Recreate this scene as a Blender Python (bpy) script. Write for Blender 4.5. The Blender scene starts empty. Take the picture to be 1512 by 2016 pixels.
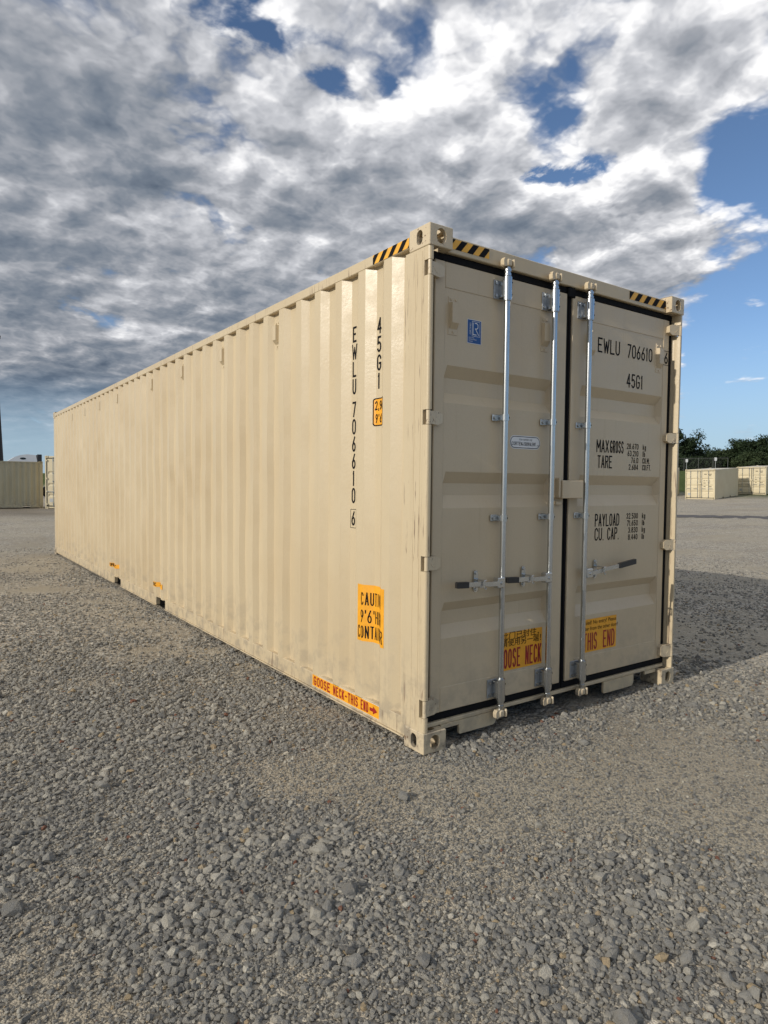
import bpy, bmesh, math, random
import numpy as np
from mathutils import Vector, Matrix
PI = math.pi
R = math.radians
scene = bpy.context.scene
C = scene.collection

# ------------------------------------------------------------------ camera
CAM = np.array([-2.2443, -2.7829, 1.4917])
YAW, PITCH, ROLL, F = -0.61402, -0.041724, 0.009997, 1293.4
fw = np.array([-math.sin(YAW) * math.cos(PITCH), math.cos(YAW) * math.cos(PITCH), math.sin(PITCH)])
rt0 = np.array([math.cos(YAW), math.sin(YAW), 0.0]); up0 = np.cross(rt0, fw)
rt = math.cos(ROLL) * rt0 + math.sin(ROLL) * up0
up = -math.sin(ROLL) * rt0 + math.cos(ROLL) * up0
cam_data = bpy.data.cameras.new('camera')
cam = bpy.data.objects.new('camera', cam_data); C.objects.link(cam)
cam.matrix_world = Matrix(((rt[0], up[0], -fw[0], CAM[0]), (rt[1], up[1], -fw[1], CAM[1]), (rt[2], up[2], -fw[2], CAM[2]), (0, 0, 0, 1)))
cam_data.sensor_fit = 'HORIZONTAL'; cam_data.sensor_width = 36.0
cam_data.lens = F / 1512 * 36.0
cam_data.clip_start = 0.05; cam_data.clip_end = 6000
scene.camera = cam

# ------------------------------------------------------------------ sun, sky, exposure
SUN_EL = R(23.4)
SUN_AZ = R(2.5)                       # degrees the sun stands in front of the door plane
to_sun = Vector((-math.cos(SUN_EL) * math.cos(SUN_AZ), -math.cos(SUN_EL) * math.sin(SUN_AZ), math.sin(SUN_EL)))
sl = bpy.data.lights.new('sun', 'SUN'); sl.energy = 2.75; sl.angle = R(0.5); sl.color = (1.0, 0.93, 0.82)
sun = bpy.data.objects.new('sun', sl); C.objects.link(sun)
sun.rotation_euler = (-to_sun).to_track_quat('-Z', 'Y').to_euler()
sun.location = (-20, -5, 12)

class NT:
    """small helper for building node trees"""
    def __init__(s, tree): s.t = tree; s.n = tree.nodes; s.l = tree.links
    def new(s, typ, **kw):
        n = s.n.new(typ)
        for k, v in kw.items(): setattr(n, k, v)
        return n
    def set(s, sock, v):
        if isinstance(v, bpy.types.NodeSocket): s.l.new(v, sock)
        elif isinstance(v, bpy.types.Node): s.l.new(v.outputs[0], sock)
        else: sock.default_value = v
    def m(s, op, a, b=0.0, c=None, clamp=False):
        n = s.new('ShaderNodeMath', operation=op); n.use_clamp = clamp
        s.set(n.inputs[0], a); s.set(n.inputs[1], b)
        if c is not None: s.set(n.inputs[2], c)
        return n.outputs[0]
    def vm(s, op, a, b=(0, 0, 0), out=0):
        n = s.new('ShaderNodeVectorMath', operation=op)
        s.set(n.inputs[0], a); s.set(n.inputs[1], b)
        return n.outputs[out]
    def ss(s, x, lo, hi, a=0.0, b=1.0):
        n = s.new('ShaderNodeMapRange', interpolation_type='SMOOTHSTEP')
        s.set(n.inputs[0], x); n.inputs[1].default_value = lo; n.inputs[2].default_value = hi
        n.inputs[3].default_value = a; n.inputs[4].default_value = b
        return n.outputs[0]
    def mix(s, f, a, b, mode='MIX'):
        n = s.new('ShaderNodeMix', data_type='RGBA', blend_type=mode)
        s.set(n.inputs[0], f); s.set(n.inputs[6], a); s.set(n.inputs[7], b)
        return n.outputs[2]
    def noise(s, vec, scale, detail=4, rough=0.5, dist=0.0, lac=2.0, out=0, dim='3D'):
        n = s.new('ShaderNodeTexNoise', noise_dimensions=dim); s.set(n.inputs['Vector'], vec)
        n.inputs['Scale'].default_value = scale; n.inputs['Detail'].default_value = detail
        n.inputs['Roughness'].default_value = rough; n.inputs['Distortion'].default_value = dist
        n.inputs['Lacunarity'].default_value = lac
        return n.outputs[out]
    def ramp(s, x, stops):
        n = s.new('ShaderNodeValToRGB'); s.set(n.inputs[0], x)
        e = n.color_ramp.elements
        while len(e) < len(stops): e.new(0.5)
        for el, (pos, col) in zip(e, stops): el.position = pos; el.color = (*col, 1)
        return n.outputs[0]

def rgb(*c): return (*c, 1.0)

world = bpy.data.worlds.new('World'); scene.world = world; world.use_nodes = True
w = NT(world.node_tree); w.n.clear()
sky = w.new('ShaderNodeTexSky', sky_type='NISHITA'); sky.sun_disc = False
sky.sun_elevation = SUN_EL
sky.sun_rotation = math.atan2(to_sun.x, to_sun.y)
sky.air_density = 0.8; sky.dust_density = 0.1; sky.ozone_density = 3.0
geo = w.new('ShaderNodeTexCoord')
d = w.vm('NORMALIZE', geo.outputs['Generated'])
sep = w.new('ShaderNodeSeparateXYZ'); w.set(sep.inputs[0], d)
dx, dy, dz = sep.outputs
inv = w.m('DIVIDE', 1.0, w.m('ADD', w.m('MAXIMUM', dz, 0.0), 0.22))
comb = w.new('ShaderNodeCombineXYZ')
w.set(comb.inputs[0], w.m('MULTIPLY', dx, inv)); w.set(comb.inputs[1], w.m('MULTIPLY', dy, inv))
P = comb.outputs[0]                                    # point on the flat cloud deck
wob = w.vm('SUBTRACT', w.noise(P, 4.5, 6, 0.62, 0.2, out=1, dim='2D'), (0.5, 0.5, 0.5))
PW = w.vm('ADD', P, w.vm('MULTIPLY', wob, (0.20, 0.20, 0)))
def blob(px_, py_, rx, ry, ang=0.0):
    """soft elliptical patch on the cloud deck"""
    q = w.vm('SUBTRACT', PW, (px_, py_, 0))
    n = w.new('ShaderNodeVectorRotate', rotation_type='Z_AXIS'); w.set(n.inputs['Vector'], q); n.inputs['Angle'].default_value = ang
    q = w.vm('MULTIPLY', n.outputs[0], (1 / rx, 1 / ry, 0))
    ln = w.vm('LENGTH', q, out=1)
    return w.ss(ln, 0.0, 1.0, 1.0, 0.0)
def cloud_noise(vec, det=8):
    a = w.noise(vec, 1.55, det, 0.56, 0.10, dim='2D')
    v = w.new('ShaderNodeTexVoronoi', feature='SMOOTH_F1', voronoi_dimensions='2D'); w.set(v.inputs['Vector'], w.vm('ADD', vec, w.vm('MULTIPLY', w.vm('SUBTRACT', w.noise(vec, 6.0, 4, 0.6, out=1, dim='2D'), (.5, .5, .5)), (.13, .13, 0))))
    v.inputs['Scale'].default_value = 4.6; v.inputs['Detail'].default_value = 3.0; v.inputs['Roughness'].default_value = 0.5
    v.inputs['Lacunarity'].default_value = 2.3; v.inputs['Smoothness'].default_value = 0.5
    return w.m('ADD', w.m('MULTIPLY', a, 0.72), w.m('MULTIPLY', w.m('SUBTRACT', 1.0, v.outputs['Distance']), 0.27))
n0 = cloud_noise(P)
n1 = cloud_noise(w.vm('ADD', P, (-0.045, -0.030, 0.0)), 6)   # towards the sun
east = w.m('SUBTRACT', dx, dy)
bias = w.m('MULTIPLY', w.m('MULTIPLY', w.ss(east, 0.29, 0.40), w.ss(dz, 0.475, 0.41)), -0.36)
for bx_, by_, rx, ry, an, st in ((0.46, 0.98, .16, .06, .2, -.19), (0.60, 1.03, .10, .045, .2, -.13), (0.72, 0.95, .08, .035, 0, -.10), (1.10, 0.95, .16, .05, 1.02, -.24), (1.07, 0.80, .14, .10, 1.0, .12),
                                 (1.40, 0.94, .27, .16, .46, .34), (0.24, 1.3, .5, .5, 0, .12), (0.8, 1.25, .5, .35, .6, .10), (1.05, .68, .22, .14, .5, .14), (0.30, 1.52, .34, .26, 0, .16)):
    bias = w.m('ADD', bias, w.m('MULTIPLY', blob(bx_, by_, rx, ry, an), st))
lowleft = w.m('MULTIPLY', w.ss(dz, 0.44, 0.20), w.ss(w.m('SUBTRACT', dy, dx), 0.0, 0.5))
bias = w.m('ADD', bias, w.m('MULTIPLY', lowleft, 0.14))
cov = w.m('ADD', w.m('ADD', n0, bias), 0.198)
dens = w.ss(cov, 0.42, 0.575)
low = w.ss(dz, 0.035, 0.16)                             # the deck thins out towards the horizon
dens = w.m('MULTIPLY', dens, w.m('ADD', 0.10, w.m('MULTIPLY', low, 0.90)))
thick = w.ss(cov, 0.54, 0.86)
relief = w.m('MULTIPLY', w.m('SUBTRACT', n0, n1), 3.0)
big = w.noise(w.vm('ADD', P, (3.0, 9.0, 1.0)), 1.1, 3, 0.5, dim='2D')
lum = w.m('ADD', w.m('SUBTRACT', 0.73, w.m('MULTIPLY', thick, 0.27)), relief)
lum = w.m('ADD', lum, w.m('MULTIPLY', w.m('SUBTRACT', big, 0.5), 0.85))
lum = w.m('ADD', lum, w.m('MULTIPLY', blob(1.38, 0.95, .28, .17, .46), 0.36))
lum = w.m('ADD', lum, w.m('MULTIPLY', w.ss(dz, 0.40, 0.12), -0.22))     # flat grey bases seen edge-on low down
lum = w.m('ADD', lum, w.m('MULTIPLY', lowleft, -0.17))
lum = w.m('ADD', lum, w.m('MULTIPLY', blob(0.20, 1.22, .36, .32), -0.20))
lum = w.m('ADD', w.m('MULTIPLY', lum, 0.74), 0.26)
ccol = w.ramp(lum, [(0.0, (0.085, 0.112, 0.155)), (0.26, (0.150, 0.180, 0.225)), (0.41, (0.205, 0.230, 0.270)), (0.59, (0.320, 0.335, 0.368)), (0.79, (0.515, 0.525, 0.555)), (1.0, (0.88, 0.875, 0.88))])
# thin haze low on the horizon
hz = w.m('MULTIPLY', w.ss(dz, 0.24, 0.0), 0.82)
bg_sky = w.new('ShaderNodeBackground'); w.set(bg_sky.inputs[0], sky.outputs[0]); bg_sky.inputs[1].default_value = 0.10
bg_cl = w.new('ShaderNodeBackground'); w.set(bg_cl.inputs[0], ccol); bg_cl.inputs[1].default_value = 1.0
bg_hz = w.new('ShaderNodeBackground'); bg_hz.inputs[0].default_value = rgb(0.29, 0.405, 0.52)
mh = w.new('ShaderNodeMixShader'); w.set(mh.inputs[0], hz); w.l.new(bg_sky.outputs[0], mh.inputs[1]); w.l.new(bg_hz.outputs[0], mh.inputs[2])
mx = w.new('ShaderNodeMixShader'); w.set(mx.inputs[0], dens); w.l.new(mh.outputs[0], mx.inputs[1]); w.l.new(bg_cl.outputs[0], mx.inputs[2])
wo = w.new('ShaderNodeOutputWorld'); w.l.new(mx.outputs[0], wo.inputs[0])

world.cycles.sampling_method = 'MANUAL'; world.cycles.sample_map_resolution = 512
scene.view_settings.view_transform = 'Standard'; scene.view_settings.look = 'None'
scene.view_settings.exposure = 0.25; scene.view_settings.gamma = 1.0; scene.view_settings.use_curve_mapping = False

# ==== STRUCTURE
rng = np.random.default_rng(7)
random.seed(7)

# ------------------------------------------------------------------ materials
MATS = {}
def mat(name, build):
    m = bpy.data.materials.new(name); m.use_nodes = True
    t = NT(m.node_tree); t.n.clear()
    bs = t.new('ShaderNodeBsdfPrincipled'); o = t.new('ShaderNodeOutputMaterial'); t.l.new(bs.outputs[0], o.inputs[0])
    build(t, bs); MATS[name] = m
    return m
def gpos(t): return t.new('ShaderNodeNewGeometry').outputs['Position']
def bump(t, bs, h, dist, strength=1.0):
    n = t.new('ShaderNodeBump'); t.set(n.inputs['Height'], h); n.inputs['Distance'].default_value = dist; n.inputs['Strength'].default_value = strength
    t.l.new(n.outputs[0], bs.inputs['Normal'])
def plain(name, col, rough=0.5, metal=0.0, var=0.12, vs=30.0, bmp=0.0):
    def b(t, bs):
        p = gpos(t); n = t.noise(p, vs, 3, 0.6)
        lo = tuple(c * (1 - var) for c in col); hi = tuple(min(1, c * (1 + var)) for c in col)
        t.set(bs.inputs['Base Color'], t.ramp(n, [(0.3, lo), (0.7, hi)]))
        t.set(bs.inputs['Roughness'], t.ss(n, 0.2, 0.8, rough * 0.85, min(1, rough * 1.15)))
        bs.inputs['Metallic'].default_value = metal
        if bmp: bump(t, bs, n, bmp)
    return mat(name, b)

def paint(name, col, wear=0.0, rust_chips=0.0, dirt=0.25, scale=1.0):
    def b(t, bs):
        p = gpos(t)
        cl = t.noise(p, 0.9 * scale, 4, 0.55)
        md = t.noise(p, 9.0, 4, 0.6)
        fine = t.noise(p, 260.0, 2, 0.6)
        c = t.mix(t.ss(cl, 0.35, 0.7), rgb(*col), rgb(col[0] * 0.94, col[1] * 0.915, col[2] * 0.88))
        c = t.mix(t.m('MULTIPLY', t.ss(fine, 0.42, 0.72), 0.16), c, rgb(*(x * 0.62 for x in col)))
        # run-down streaks of dust
        st = t.noise(t.vm('MULTIPLY', p, (26, 26, 0.9)), 1.0, 4, 0.6)
        c = t.mix(t.m('MULTIPLY', t.ss(st, 0.56, 0.78), dirt), c, rgb(col[0] * 0.72, col[1] * 0.67, col[2] * 0.60))
        # grime splashed up from the yard
        sp = t.new('ShaderNodeSeparateXYZ'); t.set(sp.inputs[0], p)
        gr = t.m('MULTIPLY', t.ss(sp.outputs[2], 0.75, 0.0), t.ss(md, 0.42, 0.66))
        c = t.mix(t.m('MULTIPLY', gr, dirt * 2.2), c, rgb(0.30, 0.255, 0.19))
        if wear:
            sc = t.noise(t.vm('MULTIPLY', p, (62, 62, 2.4)), 1.0, 3, 0.7, 0.6)
            wh = t.noise(p, 2.6, 3, 0.6)
            k = t.m('MULTIPLY', t.ss(sc, 0.59, 0.63), t.ss(wh, 0.44, 0.56))
            c = t.mix(t.m('MULTIPLY', k, wear), c, t.mix(md, rgb(0.13, 0.065, 0.04), rgb(0.22, 0.16, 0.12)))
        if rust_chips:
            ch = t.noise(p, 46, 4, 0.65); wh = t.noise(p, 9, 2, 0.5)
            k = t.m('MULTIPLY', t.ss(ch, 0.60, 0.63), t.ss(wh, 0.46, 0.56))
            c = t.mix(t.m('MULTIPLY', k, rust_chips), c, rgb(0.11, 0.045, 0.022))
        t.set(bs.inputs['Base Color'], c)
        t.set(bs.inputs['Roughness'], t.ss(md, 0.3, 0.7, 0.33, 0.46))
        bs.inputs['Specular IOR Level'].default_value = 0.5
        bs.inputs['Coat Weight'].default_value = 0.05; bs.inputs['Coat Roughness'].default_value = 0.22
        hh = t.m('ADD', t.m('MULTIPLY', fine, 0.5), t.m('MULTIPLY', t.noise(p, 60, 2, 0.5), 1.0))
        bump(t, bs, hh, 0.0007)
    return mat(name, b)

BEIGE = (0.572, 0.474, 0.317)
paint('beige_paint', BEIGE)
paint('beige_worn', BEIGE, wear=0.9, dirt=0.35)
paint('beige_cast', (0.60, 0.50, 0.345), wear=0.5, rust_chips=0.9, dirt=0.5)
paint('door_paint', (0.585, 0.478, 0.325), dirt=0.22)
paint('far_cream', (0.64, 0.56, 0.385), dirt=0.3)
paint('far_olive', (0.46, 0.41, 0.27), dirt=0.4)
plain('rubber', (0.007, 0.007, 0.008), 0.8, var=0.3); MATS['rubber'].node_tree.nodes['Principled BSDF'].inputs['Specular IOR Level'].default_value = 0.15
plain('grip', (0.018, 0.017, 0.017), 0.45, var=0.3)
plain('ink', (0.006, 0.0055, 0.007), 0.7, var=0.2); MATS['ink'].node_tree.nodes['Principled BSDF'].inputs['Specular IOR Level'].default_value = 0.15
plain('red_ink', (0.30, 0.012, 0.010), 0.5, var=0.2)
plain('sticker_orange', (0.80, 0.36, 0.018), 0.45, var=0.10, vs=14)
plain('stripe_yellow', (0.80, 0.41, 0.045), 0.45, var=0.10, vs=14)
plain('sticker_blue', (0.012, 0.075, 0.26), 0.4, var=0.1)
plain('sticker_white', (0.72, 0.72, 0.72), 0.4, var=0.05)
plain('white_gel', (0.70, 0.72, 0.74), 0.3, var=0.04)
plain('black_plastic', (0.02, 0.022, 0.026), 0.4)
plain('dark_glass', (0.015, 0.02, 0.025), 0.08)
plain('pole_steel', (0.018, 0.018, 0.02), 0.7)
plain('sign_white', (0.75, 0.75, 0.75), 0.5)
plain('post_galv', (0.42, 0.43, 0.43), 0.5, 0.4)
plain('dark_inside', (0.02, 0.02, 0.02), 0.9)
def _galv(t, bs):
    p = gpos(t); n = t.noise(p, 22, 4, 0.6); st = t.noise(t.vm('MULTIPLY', p, (90, 90, 6)), 1.0, 3, 0.6)
    c = t.mix(t.ss(n, 0.3, 0.7), rgb(0.52, 0.54, 0.55), rgb(0.55, 0.565, 0.575))
    t.set(bs.inputs['Base Color'], t.mix(t.m('MULTIPLY', t.ss(st, 0.55, 0.75), 0.10), c, rgb(0.26, 0.27, 0.28)))
    bs.inputs['Metallic'].default_value = 1.0
    t.set(bs.inputs['Roughness'], 0.27)
mat('galvanised', _galv)

# gravel ground
def _ground(t, bs):
    p = gpos(t)
    at = t.new('ShaderNodeAttribute', attribute_name='fines'); fines = at.outputs['Fac']
    v1 = t.new('ShaderNodeTexVoronoi'); t.set(v1.inputs['Vector'], p); v1.inputs['Scale'].default_value = 42; v1.inputs['Randomness'].default_value = 1
    v2 = t.new('ShaderNodeTexVoronoi'); t.set(v2.inputs['Vector'], p); v2.inputs['Scale'].default_value = 125
    v3 = t.new('ShaderNodeTexVoronoi'); t.set(v3.inputs['Vector'], p); v3.inputs['Scale'].default_value = 17
    s1 = t.new('ShaderNodeSeparateColor'); t.set(s1.inputs[0], v1.outputs['Color'])
    s2 = t.new('ShaderNodeSeparateColor'); t.set(s2.inputs[0], v2.outputs['Color'])
    s3 = t.new('ShaderNodeSeparateColor'); t.set(s3.inputs[0], v3.outputs['Color'])
    big = t.noise(p, 0.35, 5, 0.6); med = t.noise(p, 2.2, 5, 0.62); fine = t.noise(p, 60, 3, 0.7)
    stone = t.ramp(t.m('ADD', t.m('MULTIPLY', s1.outputs[0], 0.6), t.m('MULTIPLY', s3.outputs[1], 0.4)), [(0.15, (0.181, 0.170, 0.155)), (0.5, (0.338, 0.318, 0.279)), (0.85, (0.575, 0.538, 0.461))])
    stone = t.mix(t.m('MULTIPLY', t.ss(s1.outputs[1], 0.6, 1.0), 0.5), stone, rgb(0.654, 0.525, 0.364))
    grit = t.ramp(s2.outputs[0], [(0.1, (0.216, 0.193, 0.153)), (0.9, (0.423, 0.377, 0.296))])
    dust = t.ramp(med, [(0.3, (0.295, 0.255, 0.192)), (0.7, (0.395, 0.349, 0.270))])
    gritty = t.mix(t.ss(med, 0.36, 0.62), dust, grit)
    c = t.mix(fines, stone, gritty)
    c = t.mix(t.m('MULTIPLY', t.ss(big, 0.40, 0.62), 0.35), c, rgb(0.502, 0.445, 0.342))
    br = t.new('ShaderNodeAttribute', attribute_name='soil').outputs['Fac']
    c = t.mix(t.m('MULTIPLY', br, 0.75), c, rgb(0.095, 0.074, 0.054))
    gr = t.new('ShaderNodeAttribute', attribute_name='grass').outputs['Fac']
    gcol = t.ramp(t.noise(p, 1.3, 6, 0.7), [(0.3, (0.040, 0.062, 0.018)), (0.7, (0.085, 0.112, 0.034))])
    c = t.mix(gr, c, gcol)
    t.set(bs.inputs['Base Color'], c); bs.inputs['Roughness'].default_value = 0.95; bs.inputs['Specular IOR Level'].default_value = 0.15
    h1 = t.m('MULTIPLY', t.m('SUBTRACT', 1.0, v1.outputs['Distance']), t.m('SUBTRACT', 1.0, t.m('MULTIPLY', fines, 0.75)))
    h2 = t.m('MULTIPLY', v2.outputs['Distance'], -0.35)
    h3 = t.m('MULTIPLY', v3.outputs['Distance'], t.m('MULTIPLY', t.m('SUBTRACT', 1.0, fines), -1.0))
    bump(t, bs, t.m('ADD', t.m('ADD', h1, h2), t.m('ADD', h3, t.m('MULTIPLY', fine, 0.3))), 0.022)
mat('gravel_ground', _ground)
def _stone(t, bs):
    a = t.new('ShaderNodeAttribute', attribute_type='INSTANCER', attribute_name='tint').outputs['Fac']
    p = t.new('ShaderNodeTexCoord').outputs['Object']
    n = t.noise(p, 3.0, 5, 0.65)
    c = t.ramp(a, [(0.0, (0.158, 0.158, 0.154)), (0.35, (0.292, 0.286, 0.267)), (0.62, (0.405, 0.383, 0.331)), (0.82, (0.539, 0.510, 0.438)), (0.90, (0.658, 0.619, 0.525)), (0.94, (0.464, 0.357, 0.216)), (0.985, (0.449, 0.350, 0.229)), (1.0, (0.225, 0.095, 0.061))])
    c = t.mix(t.m('MULTIPLY', t.ss(n, 0.35, 0.7), 0.45), c, rgb(0.255, 0.226, 0.175))
    t.set(bs.inputs['Base Color'], c); bs.inputs['Roughness'].default_value = 0.9; bs.inputs['Specular IOR Level'].default_value = 0.2
    bump(t, bs, t.noise(p, 9, 4, 0.7), 0.05, 0.6)
mat('crushed_stone', _stone)
def _leaf(col):
    def b(t, bs):
        o = t.new('ShaderNodeObjectInfo'); p = gpos(t)
        n = t.noise(p, 0.9, 4, 0.6)
        t.set(bs.inputs['Base Color'], t.ramp(n, [(0.3, tuple(c * 0.6 for c in col)), (0.7, tuple(c * 1.35 for c in col))]))
        bs.inputs['Roughness'].default_value = 0.75; bs.inputs['Specular IOR Level'].default_value = 0.2
    return b
mat('leaf_dark', _leaf((0.020, 0.034, 0.014)))
mat('leaf_mid', _leaf((0.034, 0.050, 0.020)))
plain('fence_wire', (0.10, 0.105, 0.10), 0.6, 0.3)
plain('zinc_dull', (0.34, 0.355, 0.37), 0.45, 0.6, var=0.2)
plain('bark', (0.06, 0.05, 0.04), 0.9, vs=6)
plain('strip_dark_grey', (0.085, 0.078, 0.074), 0.95, var=0.35, vs=5)

# ------------------------------------------------------------------ mesh helpers
class MB:
    """collects shapes for ONE mesh object"""
    def __init__(s): s.v = []; s.f = []; s.mi = []; s.mats = []
    def _m(s, m):
        if m not in s.mats: s.mats.append(m)
        return s.mats.index(m)
    def add(s, vs, fs, m):
        o = len(s.v); i = s._m(m); s.v += [tuple(map(float, v)) for v in vs]
        for f in fs: s.f.append(tuple(o + k for k in f)); s.mi.append(i)
        return s
    def box(s, x0, x1, y0, y1, z0, z1, m, c=0.0):
        if c <= 0:
            vs = [(x, y, z) for x in (x0, x1) for y in (y0, y1) for z in (z0, z1)]
            fs = [(0, 1, 3, 2), (4, 6, 7, 5), (0, 4, 5, 1), (2, 3, 7, 6), (0, 2, 6, 4), (1, 5, 7, 3)]
            return s.add(vs, fs, m)
        c = min(c, (x1 - x0) * .45, (y1 - y0) * .45, (z1 - z0) * .45)
        lo, hi = (x0, y0, z0), (x1, y1, z1)
        vs = []; idx = {}
        for sx in (0, 1):
            for sy in (0, 1):
                for sz in (0, 1):
                    sg = (sx, sy, sz)
                    for ax in range(3):
                        q = []
                        for k in range(3):
                            base = hi[k] if sg[k] else lo[k]
                            q.append(base if k == ax else base + (-c if sg[k] else c))
                        idx[(sg, ax)] = len(vs); vs.append(q)
        fs = []
        for ax in range(3):
            a, b = [k for k in range(3) if k != ax]
            for sd in (0, 1):
                loop = []
                for (p, q) in ((0, 0), (1, 0), (1, 1), (0, 1)):
                    sg = [0, 0, 0]; sg[ax] = sd; sg[a] = p; sg[b] = q; loop.append(idx[(tuple(sg), ax)])
                flip = (sd == 1) == (ax != 1)
                fs.append(tuple(loop) if flip else tuple(reversed(loop)))
        for ax in range(3):
            a, b = [k for k in range(3) if k != ax]
            for p in (0, 1):
                for q in (0, 1):
                    s0 = [0, 0, 0]; s1 = [0, 0, 0]; s0[a] = s1[a] = p; s0[b] = s1[b] = q; s1[ax] = 1
                    fs.append((idx[(tuple(s0), a)], idx[(tuple(s1), a)], idx[(tuple(s1), b)], idx[(tuple(s0), b)]))
        for sg in [(x, y, z) for x in (0, 1) for y in (0, 1) for z in (0, 1)]:
            fs.append(tuple(idx[(sg, k)] for k in range(3)))
        return s.add(vs, fs, m)
    def prism(s, prof, h0, h1, axis, m):
        """closed 2-D profile extruded along an axis: 'z' (x,y), 'y' (x,z), 'x' (y,z)"""
        n = len(prof)
        def P(a, b, h): return {'z': (a, b, h), 'y': (a, h, b), 'x': (h, a, b)}[axis]
        vs = [P(a, b, h0) for a, b in prof] + [P(a, b, h1) for a, b in prof]
        fs = [(i, (i + 1) % n, n + (i + 1) % n, n + i) for i in range(n)] + [tuple(range(n - 1, -1, -1)), tuple(range(n, 2 * n))]
        return s.add(vs, fs, m)
    def tube(s, p0, p1, r0, r1=None, m=None, n=14, caps=True):
        r1 = r0 if r1 is None else r1
        p0 = Vector(p0); p1 = Vector(p1); d_ = (p1 - p0).normalized()
        u = d_.orthogonal().normalized(); v = d_.cross(u)
        vs = []
        for p, r in ((p0, r0), (p1, r1)):
            for k in range(n):
                a = 2 * PI * k / n; vs.append(p + u * (r * math.cos(a)) + v * (r * math.sin(a)))
        fs = [(k, (k + 1) % n, n + (k + 1) % n, n + k) for k in range(n)]
        if caps: fs += [tuple(range(n - 1, -1, -1)), tuple(range(n, 2 * n))]
        return s.add(vs, fs, m)
    def path(s, pts, r, m, n=8):
        for a, b in zip(pts[:-1], pts[1:]): s.tube(a, b, r, r, m, n)
        return s
    def hole_plate(s, W, H, hw, hh, T, fr, m, n=28):
        """plate W x H, thickness T with a rounded slot hw x hh; fr(u, v, w) maps to space"""
        out = []; inn = []
        for k in range(n):
            a = 2 * PI * (k + .5) / n; ca, sa = math.cos(a), math.sin(a)
            q = max(abs(ca) / (W / 2), abs(sa) / (H / 2)); out.append((ca / q, sa / q))
            rr = min(hw, hh) / 2; ex, ey = hw / 2 - rr, hh / 2 - rr
            inn.append((rr * ca + math.copysign(ex, ca), rr * sa + math.copysign(ey, sa)))
        corners = [(sx * W / 2, sy * H / 2) for sx, sy in ((1, 1), (-1, 1), (-1, -1), (1, -1))]
        vs = [fr(u, v, 0) for u, v in out] + [fr(u, v, 0) for u, v in inn] + [fr(u, v, T) for u, v in inn] + [fr(u, v, T) for u, v in out]
        vs += [fr(u, v, 0) for u, v in corners]
        fs = []
        for k in range(n):
            j = (k + 1) % n
            a0, a1 = out[k], out[j]
            cn = None
            for ci, cpt in enumerate(corners):
                if abs(a0[0] - a1[0]) > 1e-9 and abs(a0[1] - a1[1]) > 1e-9 and cpt[0] * (a0[0] + a1[0]) > 0 and cpt[1] * (a0[1] + a1[1]) > 0: cn = 4 * n + ci
            fs.append((k, j, n + j, n + k) if cn is None else (k, cn, j, n + j, n + k))
            fs.append((n + k, n + j, 2 * n + j, 2 * n + k))
            fs.append((2 * n + k, 2 * n + j, 3 * n + j, 3 * n + k))
        return s.add(vs, fs, m)
    def build(s, name, parent=None, smooth=None, normals=True):
        me = bpy.data.meshes.new(name); me.from_pydata(s.v, [], s.f)
        for m in s.mats: me.materials.append(MATS[m])
        me.polygons.foreach_set('material_index', s.mi)
        if normals:
            bm = bmesh.new(); bm.from_mesh(me); bmesh.ops.recalc_face_normals(bm, faces=bm.faces); bm.to_mesh(me); bm.free()
        if smooth:
            me.polygons.foreach_set('use_smooth', [True] * len(me.polygons)); me.set_sharp_from_angle(angle=R(smooth))
        me.update()
        o = bpy.data.objects.new(name, me); C.objects.link(o)
        if parent is not None: o.parent = parent
        return o
def thing(name, label, cat, loc=(0, 0, 0), rot=(0, 0, 0), group=None):
    o = bpy.data.objects.new(name, None); C.objects.link(o); o.empty_display_size = 0.3
    o.location = loc; o.rotation_euler = rot; o['label'] = label; o['category'] = cat
    if group: o['group'] = group
    return o
def structure(o): o['kind'] = 'structure'; return o

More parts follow.
